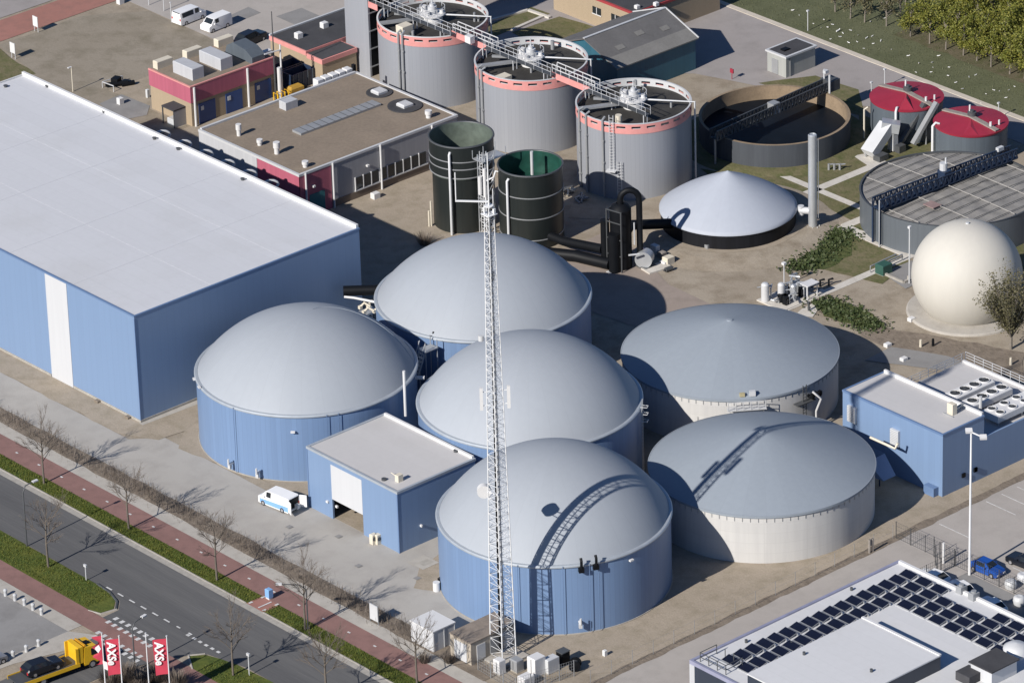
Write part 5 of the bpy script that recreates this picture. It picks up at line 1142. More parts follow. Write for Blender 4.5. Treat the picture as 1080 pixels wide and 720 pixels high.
# ------------------------------------------------------------------ lattice mast
mx, my = -52.6,-57.5
g = root('lattice_mast', 'tall white lattice radio mast with antennas in front of the nearest digester', 'mast', (mx,my,0))
HM = 53.5; hw = lambda z: .98-.0120*z
b = MB()
for i in (-1,1):
    for j in (-1,1): b.tube([(mx+i*hw(0),my+j*hw(0),.2),(mx+i*hw(HM),my+j*hw(HM),HM)],.075,7,.055)
b.build('corner_leg', m_mast, g, smooth=50)
br = MB(); z = .4; k = 0
while z < HM-1.0:
    s = 1.0-.3*z/HM; z2 = z+s; a, c = hw(z), hw(z2)
    ca = [(-a,-a),(a,-a),(a,a),(-a,a)]; cc = [(-c,-c),(c,-c),(c,c),(-c,c)]
    for q in range(4):
        p0 = ca[q]; p1 = ca[(q+1)%4]; r0 = cc[q]; r1 = cc[(q+1)%4]
        br.beam((mx+p0[0],my+p0[1],z),(mx+p1[0],my+p1[1],z),.04)
        if (k+q)%2: br.beam((mx+p0[0],my+p0[1],z),(mx+r1[0],my+r1[1],z2),.035)
        else: br.beam((mx+p1[0],my+p1[1],z),(mx+r0[0],my+r0[1],z2),.035)
    z = z2; k += 1
br.build('brace', m_mast, g)
b = MB(); b.ladder((mx-.1,my-.2,.5),(mx-.1,my-.1,HM),(1,0,0),.4,.45,.03); b.build('ladder', m_dgrey, g)
b = MB()
for q in (-.2,-.12,-.04,.05,.14,.22): b.tube([(mx+.1+q*.4,my+.6+q,.4),(mx+.05+q*.3,my+.12+q*.6,HM-1)],.05,5)
b.build('cable', m_black, g)
b = MB(); b.cyl(mx,my,HM,HM+.1,.5,14); b.tube([(mx,my,HM),(mx,my,HM+6.0)],.09,10,.06); b.build('top_pole', m_mast, g)
b = MB(); b.cyl(mx-.2,my+.3,HM+1.0,HM+4.2,.17,10); b.cyl(mx+.25,my-.4,HM+.3,HM+2.0,.05,6); b.build('antenna', m_white, g)
b = MB(); dl = Vector((-.75,.656,0))
b.beam((mx,my,HM+.5),tuple(Vector((mx,my,HM+.7))+dl*3.4),.16); e = Vector((mx,my,HM+.7))+dl*3.4; b.tube([e-Vector((0,0,.1)),e+Vector((0,0,3.2))],.06,6); b.build('side_arm', m_mast, g)
b = MB(); b.obox((mx,my,HM-.9),(1.25,1.25,.08)); b.obox((mx+.3,my-.45,HM-.5),(.25,.25,.5)); b.obox((mx-.35,my+.35,HM-.4),(.2,.3,.5)); b.build('top_platform', m_mast, g)
for sgn,(zz) in ((1,31.2),(-1,31.4)):
    c0 = Vector((mx,my,zz))+dl*sgn*1.45
    b = MB(); b.obox(c0,(.35,.35,2.6),R(-41)); pa = b.build('panel_antenna', m_white, g); b = MB()
    for dz in (-.8,.8): b.beam(c0+Vector((0,0,dz)), Vector((mx,my,zz+dz))+dl*sgn*.7,.07)
    b.build('bracket', m_mast, pa)
c0 = Vector((mx-.3,my+2.0,19.6))
b = MB(); b.tube([c0+Vector((.25,.25,0)), c0+Vector((-.2,-.3,0))],.75,20); b.build('dish', m_white, g, smooth=40); b = MB(); b.beam(c0, (mx,my+.6,19.6),.09); b.beam(c0+Vector((0,0,-.4)), (mx,my+.6,18.8),.07); b.build('dish_bracket', m_mast, g)
b = MB(); b.cyl(mx-.9,my+.9,38,38.6,.3,12); b.obox((mx+.8,my+.7,45),(.35,.35,1.2)); b.build('radio_unit', m_lgrey, g)
b = MB(); b.box(mx-2.0,mx+2.0,my-2.0,my+2.0,-.1,.25); b.build('foundation', m_foot, g)

# ------------------------------------------------------------------ yard things near the mast
def cont(x0,x1,y0,y1,h,name,lab,cat,wall,roof):
    g = root(name,lab,cat,((x0+x1)/2,(y0+y1)/2,0)); b = MB(); b.box(x0,x1,y0,y1,.05,h-.08); b.build('wall',wall,g); b = MB(); b.box(x0-.06,x1+.06,y0-.06,y1+.06,h-.08,h+.06); b.build('roof',roof,g); return g
g = cont(-57.4,-54.2,-51.5,-47.8,2.5,'site_container','white box container standing on the yard near the hedge','container',m_whitep,m_white)
b = MB()
for y in (-49.65,): b.box(-57.46,-57.41,y-.04,y+.04,.2,2.3)
for xx in (-57.3,-55.8,-54.3): b.box(xx-.05,xx+.05,-51.56,-51.51,.1,2.4)
b.build('door_seam', m_lgrey, g)
g = cont(-56.4,-50.0,-56.6,-53.2,2.75,'transformer_house','beige transformer house with brown flat roof beside the mast foot','hut',panel('beige panels',(.42,.37,.3),'xy',.8,var=.03,seam=.1,streak=.1),mat('brown roof',(.24,.2,.165),.9,var=.2,scale=.8,fine=.2))
b = MB(); b.box(-56.46,-56.41,-55.9,-53.9,.1,2.3); b.build('door', m_lgrey, g)
for k in range(3): b = MB(); b.box(-55.6+1.9*k,-54.4+1.9*k,-56.68,-56.61,.4,2.2); b.build('door', m_lgrey if k!=1 else m_grey, g)
for k,(px,py,sx,sy,sz,mm,lab) in enumerate(((527,709,.45,.5,1.7,m_white,'white cabinet at the foot of the lattice mast'),(566,710,.75,.65,2.2,m_white,'tall white cabinet between mast foot and black bins'),(581,707,.8,.5,1.7,m_lgrey,'grey cabinet behind the tall white cabinet'),(555,722,.7,.6,1.2,m_white,'low white cabinet at the bottom edge below the mast'),(545,706,.5,.6,1.4,m_grey,'grey cabinet close behind the mast leg'))):
    q = at(px,py); g = root('equipment_cabinet', lab, 'cabinet', (q.x,q.y,0), 0, 'cabinets around the mast foot'); b = MB(); b.bbox(q.x-sx,q.x+sx,q.y-sy,q.y+sy,.12,sz,.06); b.build('casing',mm,g); b = MB(); b.box(q.x-sx-.05,q.x+sx+.05,q.y-sy-.05,q.y+sy+.05,0,.12); b.build('base',m_kerb,g); b = MB(); b.box(q.x-sx-.03,q.x-sx,q.y-.03,q.y+.03,.3,sz-.2); b.build('door_seam',m_dgrey,g)
q = at(594,699); g = root('wheeled_bin', 'black wheeled bin right of the mast cabinets', 'bin', (q.x,q.y,0)); b = MB(); b.bbox(q.x-.55,q.x+.55,q.y-.5,q.y+.5,.1,1.5,.1); b.build('body', m_black, g); b = MB(); b.box(q.x-.6,q.x+.6,q.y-.55,q.y+.55,1.5,1.6); b.build('lid', m_dgrey, g)
q = at(607,706); g = root('cable_reel', 'dark cable reel lying beside the fence right of the black bin', 'cable reel', (q.x,q.y,0)); b = MB(); b.tube([(q.x-.4,q.y-.3,.65),(q.x-.3,q.y-.2,.65)],.65,18); b.tube([(q.x+.3,q.y+.3,.65),(q.x+.4,q.y+.4,.65)],.65,18); b.build('flange', m_black, g); b = MB(); b.tube([(q.x-.3,q.y-.2,.65),(q.x+.3,q.y+.3,.65)],.35,14); b.build('drum', m_dgrey, g)
q = at(638,691); b = MB(); b.bbox(q.x-.2,q.x+.2,q.y-.2,q.y+.2,0,.7); tag(b.build('marker_post', m_white), 'small white marker post on the sandy ground by the fence', 'post')
q = at(462,622); g = root('valve_cabinet', 'white round hose box with dark pipes at the foot of the nearest digester', 'hose box', (q.x,q.y,0)); b = MB(); b.cyl(q.x-.2,q.y,0,1.1,.4,14); b.build('casing', m_white, g); b = MB(); b.tube([(q.x+.4,q.y+.3,0),(q.x+.4,q.y+.3,1.2),(q.x+.9,q.y-.1,1.5)],.14,8); b.obox((q.x+.5,q.y-.4,.5),(.5,.6,.8)); b.build('pipe', m_black, g)
# fence round the mast compound, notice panel, signs
def fence(name, lab, pts, h, mm, step=2.4, wires=6, mesh=False, cat='fence', pw=.035):
    g = root(name, lab, cat, (pts[0][0],pts[0][1],0)); po = None
    for i in range(len(pts)-1):
        a = Vector((pts[i][0],pts[i][1],0)); c = Vector((pts[i+1][0],pts[i+1][1],0)); n = max(1,round((c-a).length/step))
        for k in range(n+(i==len(pts)-2)):
            p = a.lerp(c,k/n)
            if po is None: b = MB(); b.box(-pw,pw,-pw,pw,0,h); po = b.build('post',mm,g,local=True); po.location = p-g.location
            else: o = po.copy(); C.objects.link(o); o.parent = g; o.location = p-g.location
    b = MB()
    for i in range(len(pts)-1):
        a = Vector((pts[i][0],pts[i][1],0)); c = Vector((pts[i+1][0],pts[i+1][1],0)); 
        for w_ in range(wires): z = .15+(h-.2)*w_/(wires-1); b.beam(a+Vector((0,0,z)),c+Vector((0,0,z)),min(.025,pw*.5))
        if mesh:
            n = int((c-a).length/.3)
            for k in range(n): p = a.lerp(c,k/n); b.beam(p+Vector((0,0,.1)),p+Vector((0,0,h-.05)),.018)
    b.build('wire_mesh',mm,g); return g
fence('fence','grey wire fence round the foot of the lattice mast',[(-56.5,-57.8),(-57.0,-64.5),(-50.0,-66.0)],2.0,m_grey,2.0,6,True)
fence('fence','thin wire fence along the alley between sandy ground and solar building',[(-50.0,-68.6),(-3.6,-68.2)],1.8,m_grey,3.0,3,False,'fence',.02)
fence('fence','dark mesh fence dividing the alley end from the parking bays',[(-3.3,-68.4),(-3.3,-82.0),(-3.3,-100)],2.2,m_dgrey,2.4,5,True)
fence('fence','dark mesh fence across the alley behind the solar building corner',[(-3.3,-77.6),(-12.5,-77.6)],2.0,m_dgrey,2.3,5,True)
fence('gate','tall dark gate frame beside the white lamp post',[(-3.4,-74.4),(-6.0,-77.4)],2.6,m_dgrey,2.0,4,False,'gate')
q = at(395,657); g = root('notice_panel', 'grey notice panel facing the footpath at the hedge gap', 'notice panel', (q.x,q.y,0)); b = MB(); b.box(q.x-.06,q.x+.06,q.y-.65,q.y+.65,.4,2.3); b.build('panel', m_lgrey, g); b = MB(); b.box(q.x-.05,q.x+.05,q.y-.72,q.y-.66,0,2.4); b.box(q.x-.05,q.x+.05,q.y+.66,q.y+.72,0,2.4); b.build('post', m_grey, g)
q = at(284,631); g = root('street_sign', 'small pale blue sign box standing on the red path at the crossing', 'sign', (q.x,q.y,0)); b = MB(); b.bbox(q.x-.3,q.x+.3,q.y-.35,q.y+.35,.25,1.25); b.build('panel', m_bin, g); b = MB(); b.box(q.x-.25,q.x+.25,q.y-.3,q.y+.3,0,.25); b.build('base', m_white, g)
for k,(px,py,hh,lab) in enumerate(((91,612,1.9,'thin sign post on the grass verge near its rounded end'),(263,712,2.6,'thin pale post on the lower grass verge beside a bare tree'),(0,0,0,''))):
    if hh: q = at(px,py); b = MB(); b.tube([(q.x,q.y,0),(q.x,q.y,hh)],.06,6); b.obox((q.x,q.y,hh),(.2,.45,.3)); tag(b.build('sign_post', m_lgrey), lab, 'sign post')
# street lamps
def streetlamp(px,py,h,arm,lab,mm):
    q = at(px,py); g = root('street_lamp', lab, 'street lamp', (q.x,q.y,0), 0, 'street lamps'); b = MB(); d = Vector(arm)
    b.tube([(q.x,q.y,0),(q.x,q.y,h*.9),tuple(Vector((q.x,q.y,h))+d*.25),tuple(Vector((q.x,q.y,h+.1))+d)],.085,8,.06); b.build('pole', mm, g, smooth=60)
    e = Vector((q.x,q.y,h+.1))+d; b = MB(); b.obox(e+d*.1,(.7,.35,.16),math.atan2(d.y,d.x)); b.build('lamp_head', m_white, g)
streetlamp(28.5,576,7.6,(1.6,0,0),'street lamp on the upper left grass verge across the road',m_dgrey)
streetlamp(325,664,5.6,(-1.9,1.9,0),'curved street lamp beside the twin trunk bare tree at the cycle path',m_dgrey)
streetlamp(142.5,707,5.8,(1.7,.3,0),'dark street lamp among the flags at the junction',m_dgrey)
q = at(1022.5,606); g = root('flood_light', 'tall white floodlight mast with two heads at the parking bays', 'floodlight', (q.x,q.y,0)); b = MB(); b.tube([(q.x,q.y,0),(q.x,q.y,17.8)],.15,10,.1); b.build('pole', m_mast, g)
b = MB(); b.beam((q.x,q.y+.3,17.75),(q.x+.2,q.y-2.0,17.6),.12); b.build('cross_arm', m_mast, g)
for oy in (.25,-1.9): b = MB(); b.obox((q.x-.1,q.y+oy,17.85),(.75,.6,.3),R(-40),.3); b.build('lamp_head', m_white, g)
q = at(995,594); b = MB(); b.tube([(q.x,q.y,0),(q.x,q.y,2.6)],.13,8); tag(b.build('post', m_white), 'short white post between the dark fences beside the floodlight mast', 'post')
q = at(917,583); b = MB(); b.tube([(q.x,q.y,0),(q.x,q.y,1.7)],.13,8); b.tube([(q.x+.5,q.y,0),(q.x+.5,q.y,1.7)],.13,8); b.box(q.x,q.x+.5,q.y-.05,q.y+.05,.9,1.7); tag(b.build('post', m_plank), 'short double post at the fence line below the concrete tank', 'post')

# ------------------------------------------------------------------ solar building
g = root('solar_building', 'white flat roofed building with solar panels and a raised white roof block', 'building', (-30,-95,0))
x0,x1,y0,y1,h = -44.9,-13.5,-125,-78.8,5.0
b = MB(); b.box(x0,x1,y0,y1,-.1,h-.3); b.build('wall', m_navyw, g)
b = MB(); b.box(x0+.25,x1-.35,y0,y1-.25,h-.3,h-.02); b.build('roof', m_roofw, g)
b = MB(); b.box(x0-.05,x1+.05,y1-.25,y1+.08,h-.3,h+.16); b.box(x0-.05,x0+.25,y0,y1-.25,h-.3,h+.16); b.build('roof_edge', mat('violet grey trim',(.3,.31,.42),.5,.2), g)
b = MB(); b.box(x1-.3,x1+.05,y0,y1-.25,h-.3,h+.3); b.build('parapet', m_white, g)
b = MB(); b.box(x0-.08,x0-.005,y1-.7,y1+.06,0,h-.3); b.build('corner_trim', m_pale, g)
b = MB(); b.box(-44.6,-27.45,-98.6,-87.2,h-.02,h+1.65); b.build('raised_block', m_navyw, g)
b = MB(); b.box(-44.64,-27.4,-98.65,-87.15,h+1.65,h+1.8); b.build('raised_roof', m_roofw, g)
b = MB(); b.box(-27.7,-27.38,-98.67,-87.13,h+1.8,h+1.92); b.build('raised_parapet', m_white, g)
b = MB()
for k in range(4): b.cyl(-44.2+.0*k,-79.6-1.3*k,h,h+1.1,.05,6); b.cyl(-41.8,-79.6-1.3*k,h,h+1.1,.05,6)
for z in (.55,1.1): b.beam((-44.2,-79.6,h+z),(-44.2,-83.5,h+z),.06); b.beam((-44.2,-79.6,h+z),(-41.8,-79.6,h+z),.06); b.beam((-44.2,-83.5,h+z),(-41.8,-83.5,h+z),.06)
b.build('railing', m_dgrey, g)
for px,py in ((787,677),(898,622),(835,679),(848,690),(919,708)):
    zz = h if py<683 or px>1000 else h+1.8; q = at(px,py,zz); b = MB(); b.cyl(q.x,q.y,zz-.02,zz+.35,.16,8); b.build('roof_vent', m_dgrey, g)
for px,py in ((1014,624),(1027,631)):
    q = at(px,py,h); b = MB(); b.bbox(q.x-.5,q.x+.5,q.y-.4,q.y+.4,h,h+.8); b.cyl(q.x,q.y,h+.8,h+1.0,.3,10); b.build('roof_fan', m_grey, g)
q = at(1046,712,h); b = MB(); b.box(q.x-1.6,q.x+2.2,q.y-1.5,q.y+1.5,h,h+1.6); b.build('rooftop_room', m_whitep, g); b = MB(); b.box(q.x-1.8,q.x+2.4,q.y-1.7,q.y+1.7,h+1.6,h+1.75); b.build('rooftop_room_roof', m_dark, g)
q = at(1022,716,h); b = MB(); b.box(q.x-1.0,q.x+1.0,q.y-1.0,q.y+1.0,h,h+1.0); b.build('rooftop_box', m_dark, g)
q = at(1072,686,h); b = MB(); b.lathe([(1.5,h),(1.4,h+.5),(.8,h+.9),(0,h+1.0)],24,q.x,q.y); b.build('roof_dome', m_lgrey, g, smooth=60)
# solar panels, one object each
sb = g; m4 = Matrix.Rotation(R(-12),4,'Y')
def tilt(x,y,z): v = m4 @ Vector((x,y,z)); return (v.x,v.y,v.z+.22)
b = MB(); b.add([tilt(*p) for p in ((-.6,-.92,.0),(.6,-.92,.0),(.6,.92,.0),(-.6,.92,.0),(-.6,-.92,.04),(.6,-.92,.04),(.6,.92,.04),(-.6,.92,.04))],BF); b.box(-.62,-.5,-1.0,1.0,.0,.06); b.box(.5,.62,-1.0,1.0,0,.28); pv = b.build('solar_panel', m_alu, sb, local=True)
b = MB(); b.add([tilt(*p) for p in ((-.56,-.88,.046),(.56,-.88,.046),(.56,.88,.046),(-.56,.88,.046))],[(0,1,2,3)]); pc = b.build('cell', m_solar, pv, local=True)
spots = []
for i in range(17): 
    for j in (0,1): spots.append((i,j))
for i in range(4):
    for j in range(2,13):
        if i==0 and j in (3,4,5): continue
        if i==3 and j>8: continue
        if i==2 and j>9: continue
        if i==1 and j>10: continue
        spots.append((i,j))
spots.remove((0,2)); spots.append((0,2))
p0 = at(958,606,h+.15)
for n_,(i,j) in enumerate(spots):
    loc = (p0.x-1.67*i, p0.y-2.3*j, h-.02)
    loc = Vector(loc)-sb.location
    if n_==0: pv.location = loc
    else:
        c = pv.copy(); C.objects.link(c); c.parent = sb; c.location = loc
        d_ = pc.copy(); C.objects.link(d_); d_.parent = c
# ------------------------------------------------------------------ vehicles
def wheel_set(g, xs, half, r, wd=.22):
    for x in xs:
        for s in (-1,1):
            b = MB(); b.tube([(x,s*(half-wd),r),(x,s*half,r)],r,18); wl = b.build('wheel',m_tyre,g,local=True,smooth=40)
            b = MB(); b.tube([(x,s*(half-.02),r),(x,s*(half+.015),r)],r*.6,14); b.build('rim',m_rim,wl,local=True)
def car(name, lab, cat, loc, rz, paint, st, wheels, group=None, lower=None, glass=(1,2,3), r=.32, side_glass=True, fw=None):
    """st: stations from front to rear: x, z bottom, z belt, z roof, half width, half roof width"""
    g = root(name, lab, cat, loc, rz, group)
    vs = []; fs = []
    for (x,zb,zm,zt,wd,wr) in st: vs += [(x,-wd,zb),(x,-wd*1.0,zm),(x,-wr,zt),(x,wr,zt),(x,wd*1.0,zm),(x,wd,zb)]
    for i in range(len(st)-1):
        for k in range(6): fs.append((i*6+k, i*6+(k+1)%6, (i+1)*6+(k+1)%6, (i+1)*6+k))
    fs.append(tuple(range(5,-1,-1))); fs.append(tuple(range(len(st)*6-6,len(st)*6)))
    b = MB(); b.add(vs,[tuple(reversed(f)) for f in fs]); b.build('body',paint,g,local=True,smooth=25)
    def pane(p4, name, sh=.88, off=.012, m=m_glass):
        p4 = [Vector(p) for p in p4]; c = sum(p4,Vector())/4; n = (p4[1]-p4[0]).cross(p4[2]-p4[0]).normalized()
        if n.dot(c-Vector((0,0,.6))) < 0: n = -n
        b = MB(); b.quad(*[c+(p-c)*sh+n*off for p in p4]); b.build(name,m,g,local=True)
    V = lambda i,k: vs[i*6+k]
    a, c, e = glass   # screen between a-1..a+? : index of the hood end; roof start; roof end
    pane([V(a,2),V(a,3),V(c,3),V(c,2)],'windscreen')
    if e is not None:
        pane([V(e,2),V(e,3),V(e+1,3),V(e+1,2)],'rear_window')
        if side_glass:
            for k in ((1,2),(4,3)):
                for i in range(c, e): pane([V(i,k[0]),V(i,k[1]),V(i+1,k[1]),V(i+1,k[0])],'side_window',.82)
    elif side_glass:
        for k in ((1,2),(4,3)): pane([V(c,k[0]),V(c,k[1]),V(c+1,k[1]),V(c+1,k[0])],'side_window',.8)
    x0_ = st[0][0]; xe = st[-1][0]; z0_ = st[0][2]
    for s in (-1,1):
        b = MB(); b.obox((x0_-.02,s*st[0][4]*.75,z0_-.12),(.1,.34,.16)); b.build('headlight',m_lampg,g,local=True)
        b = MB(); b.obox((xe-.0,s*st[-1][4]*.85,st[-1][2]-.12),(.06,.22,.3)); b.build('tail_light',m_tail,g,local=True)
        b = MB(); b.obox((st[c][0]+.15,s*(st[c][4]+.1),st[c][2]+.08),(.16,.2,.15)); b.build('mirror',paint,g,local=True)
    wheel_set(g, wheels, st[2][4]+.01, r)
    if lower:
        b = MB()
        for s in (-1,1): b.add([(x0_-.4,s*(st[2][4]+.008),.34),(xe+.05,s*(st[2][4]+.008),.34),(xe+.05,s*(st[2][4]+.008),1.0),(x0_-.4,s*(st[2][4]+.008),.85)],[(0,1,2,3)])
        b.build('side_stripe',lower,g,local=True)
    return g
HB = [(2.02,.32,.62,.66,.72,.62),(1.85,.22,.78,.82,.84,.72),(.95,.2,.92,.98,.88,.78),(.3,.2,.94,1.42,.88,.62),(-1.0,.2,.96,1.47,.88,.62),(-1.75,.22,.95,1.05,.86,.74),(-2.0,.3,.75,.85,.78,.68)]
VAN = [(2.45,.35,.75,.85,.8,.7),(2.3,.25,.95,1.05,.94,.84),(1.75,.22,1.15,1.25,.97,.86),(1.1,.22,1.2,1.95,.97,.82),(.2,.22,1.2,2.02,.97,.84),(-2.35,.22,1.2,2.0,.97,.84),(-2.45,.3,1.15,1.9,.95,.82)]
EST = [(2.25,.34,.65,.7,.76,.66),(2.05,.22,.82,.86,.88,.78),(.95,.2,.92,.98,.9,.8),(.25,.2,.94,1.42,.9,.64),(-1.6,.2,.96,1.44,.9,.66),(-2.1,.22,.96,1.1,.9,.74),(-2.3,.3,.8,.9,.84,.74)]
q = at(294,533.5)
g = car('delivery_van','white and blue van with open rear doors parked before the white door shed','van',(q.x,q.y,0),R(97),m_carw,VAN,(1.55,-1.45),None,m_bin,(2,3,None))
b = MB(); b.quad((-2.46,-.8,.5),(-2.46,.8,.5),(-2.46,.8,1.85),(-2.46,-.8,1.85)); b.build('cargo_opening',m_black,g,local=True)
for s in (-1,1): b = MB(); b.obox((-2.85,s*1.12,1.15),(.85,.05,1.5),s*-.45); b.build('rear_door',m_carw,g,local=True)
b = MB(); b.obox((-2.3,.1,.55),(.5,1.3,.1)); b.obox((-2.7,-.3,.75),(.5,.45,.5)); b.build('load',m_lgrey,g,local=True)
q = at(300,522); 
q = at(200,22); car('van','white minibus with dark side windows parked in the bay at the top left','van',(q.x,q.y,0),R(4),m_carw,VAN,(1.55,-1.45),None,None,(2,3,5))
q = at(228,30); car('van','white panel van facing the bare lot beside the white minibus','van',(q.x,q.y,0),R(184),m_carw,[(v[0]*.9,v[1],v[2],v[3]*.95,v[4],v[5]) for v in VAN],(1.4,-1.3),None,None,(2,3,None))
q = at(265,45); car('car','black car parked behind the magenta banded building roof','car',(q.x,q.y,0),R(8),m_cark,[(v[0]*1.1,v[1],v[2]*1.15,v[3]*1.25,v[4]*1.05,v[5]*1.05) for v in EST],(1.5,-1.5),None,None,(2,3,4))
q = at(1041,603); car('car','bright blue hatchback parked beside the dark fence','car',(q.x,q.y,0),R(-86),m_carb,HB,(1.3,-1.25),None,None,(2,3,4))
q = at(1080,597); car('car','black estate car parked next to the bright blue hatchback','car',(q.x+.2,q.y,0),R(95),m_cark,EST,(1.4,-1.45),None,None,(2,3,4))
for k,(px,py,rz,lab) in enumerate(((984,606,95,'white car half hidden behind the solar building parapet, nearest the parapet corner'),(1013,618,80,'white car half hidden behind the parapet, middle of three'),(1046,636,80,'white car half hidden behind the parapet, nearest the pale bulk bags'))):
    q = at(px,py,.9); car('car',lab,'car',(q.x,q.y,0),R(rz),m_carw,HB,(1.3,-1.25),'white cars behind the solar building',None,(2,3,4))
for k,(px,py,lab) in enumerate(((1066,615,'pale round bulk bag beside the black estate car'),(1075,632,'pale bulk bag at the right edge nearest the white cars'),(1079,608,'pale upright bulk bag at the right edge'))):
    q = at(px,py,.6); b = MB(); b.lathe([(0,0),(.6,.05),(.72,.5),(.62,.95),(.35,1.08),(.2,1.0),(0,1.02)],14,q.x,q.y); tag(b.build('bulk_bag',m_lgrey,smooth=60), lab, 'bulk bag')
q = at(-2,697); car('car','grey car cropped by the left edge in the parking lot','car',(q.x-1.2,q.y,0),R(0),m_carg,HB,(1.3,-1.25),None,None,(2,3,4))
# recovery truck with a black car on its bed
q = at(62,710); tr = root('recovery_truck','yellow recovery truck with long flat bed driving towards the junction','truck',(q.x,q.y,0),R(-6))
b = MB(); b.add([(4.6,-1.2,.6),(4.6,1.2,.6),(4.7,-1.2,1.5),(4.7,1.2,1.5),(4.2,-1.15,2.6),(4.2,1.15,2.6),(2.7,-1.15,2.75),(2.7,1.15,2.75),(2.6,-1.2,.6),(2.6,1.2,.6)],[(0,1,3,2),(2,3,5,4),(4,5,7,6),(6,7,9,8),(8,9,1,0),(0,2,4,6,8),(1,9,7,5,3)]); b.build('cab',m_yellow,tr,local=True)
b = MB(); b.box(1.95,2.55,-1.15,1.15,1.0,2.95); b.box(1.6,1.95,-1.2,-1.0,1,2.9); b.box(1.6,1.95,1.0,1.2,1,2.9); b.build('headboard',m_yellow,tr,local=True)
b = MB(); b.quad((4.71,-1.05,1.6),(4.71,1.05,1.6),(4.27,1.0,2.5),(4.27,-1.0,2.5)); b.build('windscreen',m_glass,tr,local=True)
for s in (-1,1):
    b = MB(); b.quad((4.45,s*1.215,1.6),(3.5,s*1.215,1.6),(3.5,s*1.185,2.4),(4.15,s*1.185,2.4)); b.build('side_window',m_glass,tr,local=True)
b = MB(); b.box(3.2,3.8,-.5,.2,2.7,2.8); b.build('roof_hatch',m_black,tr,local=True); b = MB(); b.box(2.8,3.0,-1.0,1.0,2.76,2.95); b.build('light_bar',mat('amber lamp',(.6,.3,.02),.3),tr,local=True)
b = MB(); b.box(-5.6,2.0,-1.25,1.25,.95,1.08); b.build('bed',m_dgrey,tr,local=True)
b = MB(); b.box(-5.6,2.0,-1.3,-1.255,.75,1.2); b.box(-5.6,2.0,1.255,1.3,.75,1.2); b.build('bed_side',m_yellow,tr,local=True)
b = MB(); b.box(-5.4,4.4,-.5,.5,.5,.9); b.box(-1.5,1.6,-1.2,1.2,.45,.9); b.build('chassis',m_black,tr,local=True)
b = MB(); b.box(4.62,4.8,-1.2,1.2,.4,.75); b.build('bumper',m_dgrey,tr,local=True)
for s in (-1,1): b = MB(); b.box(4.66,4.76,s*.75-.2,s*.75+.2,.85,1.1); b.build('headlight',m_lampg,tr,local=True)
wheel_set(tr,(3.6,-2.6,-3.7),1.22,.48,.3)
q2 = q+Vector((-1.9,.2,0)); car('car','black car strapped on the flat bed of the yellow recovery truck','car',(q2.x,q2.y,1.08),R(-6),m_cark,EST,(1.4,-1.45),None,None,(2,3,4))
# bollards of the lot
for k,(px,py,lab) in enumerate(((6,628,'white bollard at the left frame edge, first in the row by the red path'),(16,633,'white bollard second in the row by the red path'),(26,638,'white bollard in the middle of the row by the red path'),(35,643,'white bollard fourth in the row by the red path'),(44,648,'white bollard at the corner end of the row by the red path'),(41,681,'white bollard nearest the yellow truck cab'),(28,687,'white bollard second from the yellow truck cab'),(14,693,'white bollard farthest from the yellow truck cab, by the black car'))):
    q = at(px,py); b = MB(); b.lathe([(.2,0),(.2,.6),(.24,.65),(.22,.8),(0,.9)],12,q.x,q.y); tag(b.build('bollard',m_lgrey,smooth=50),lab,'bollard','bollards round the parking lot')
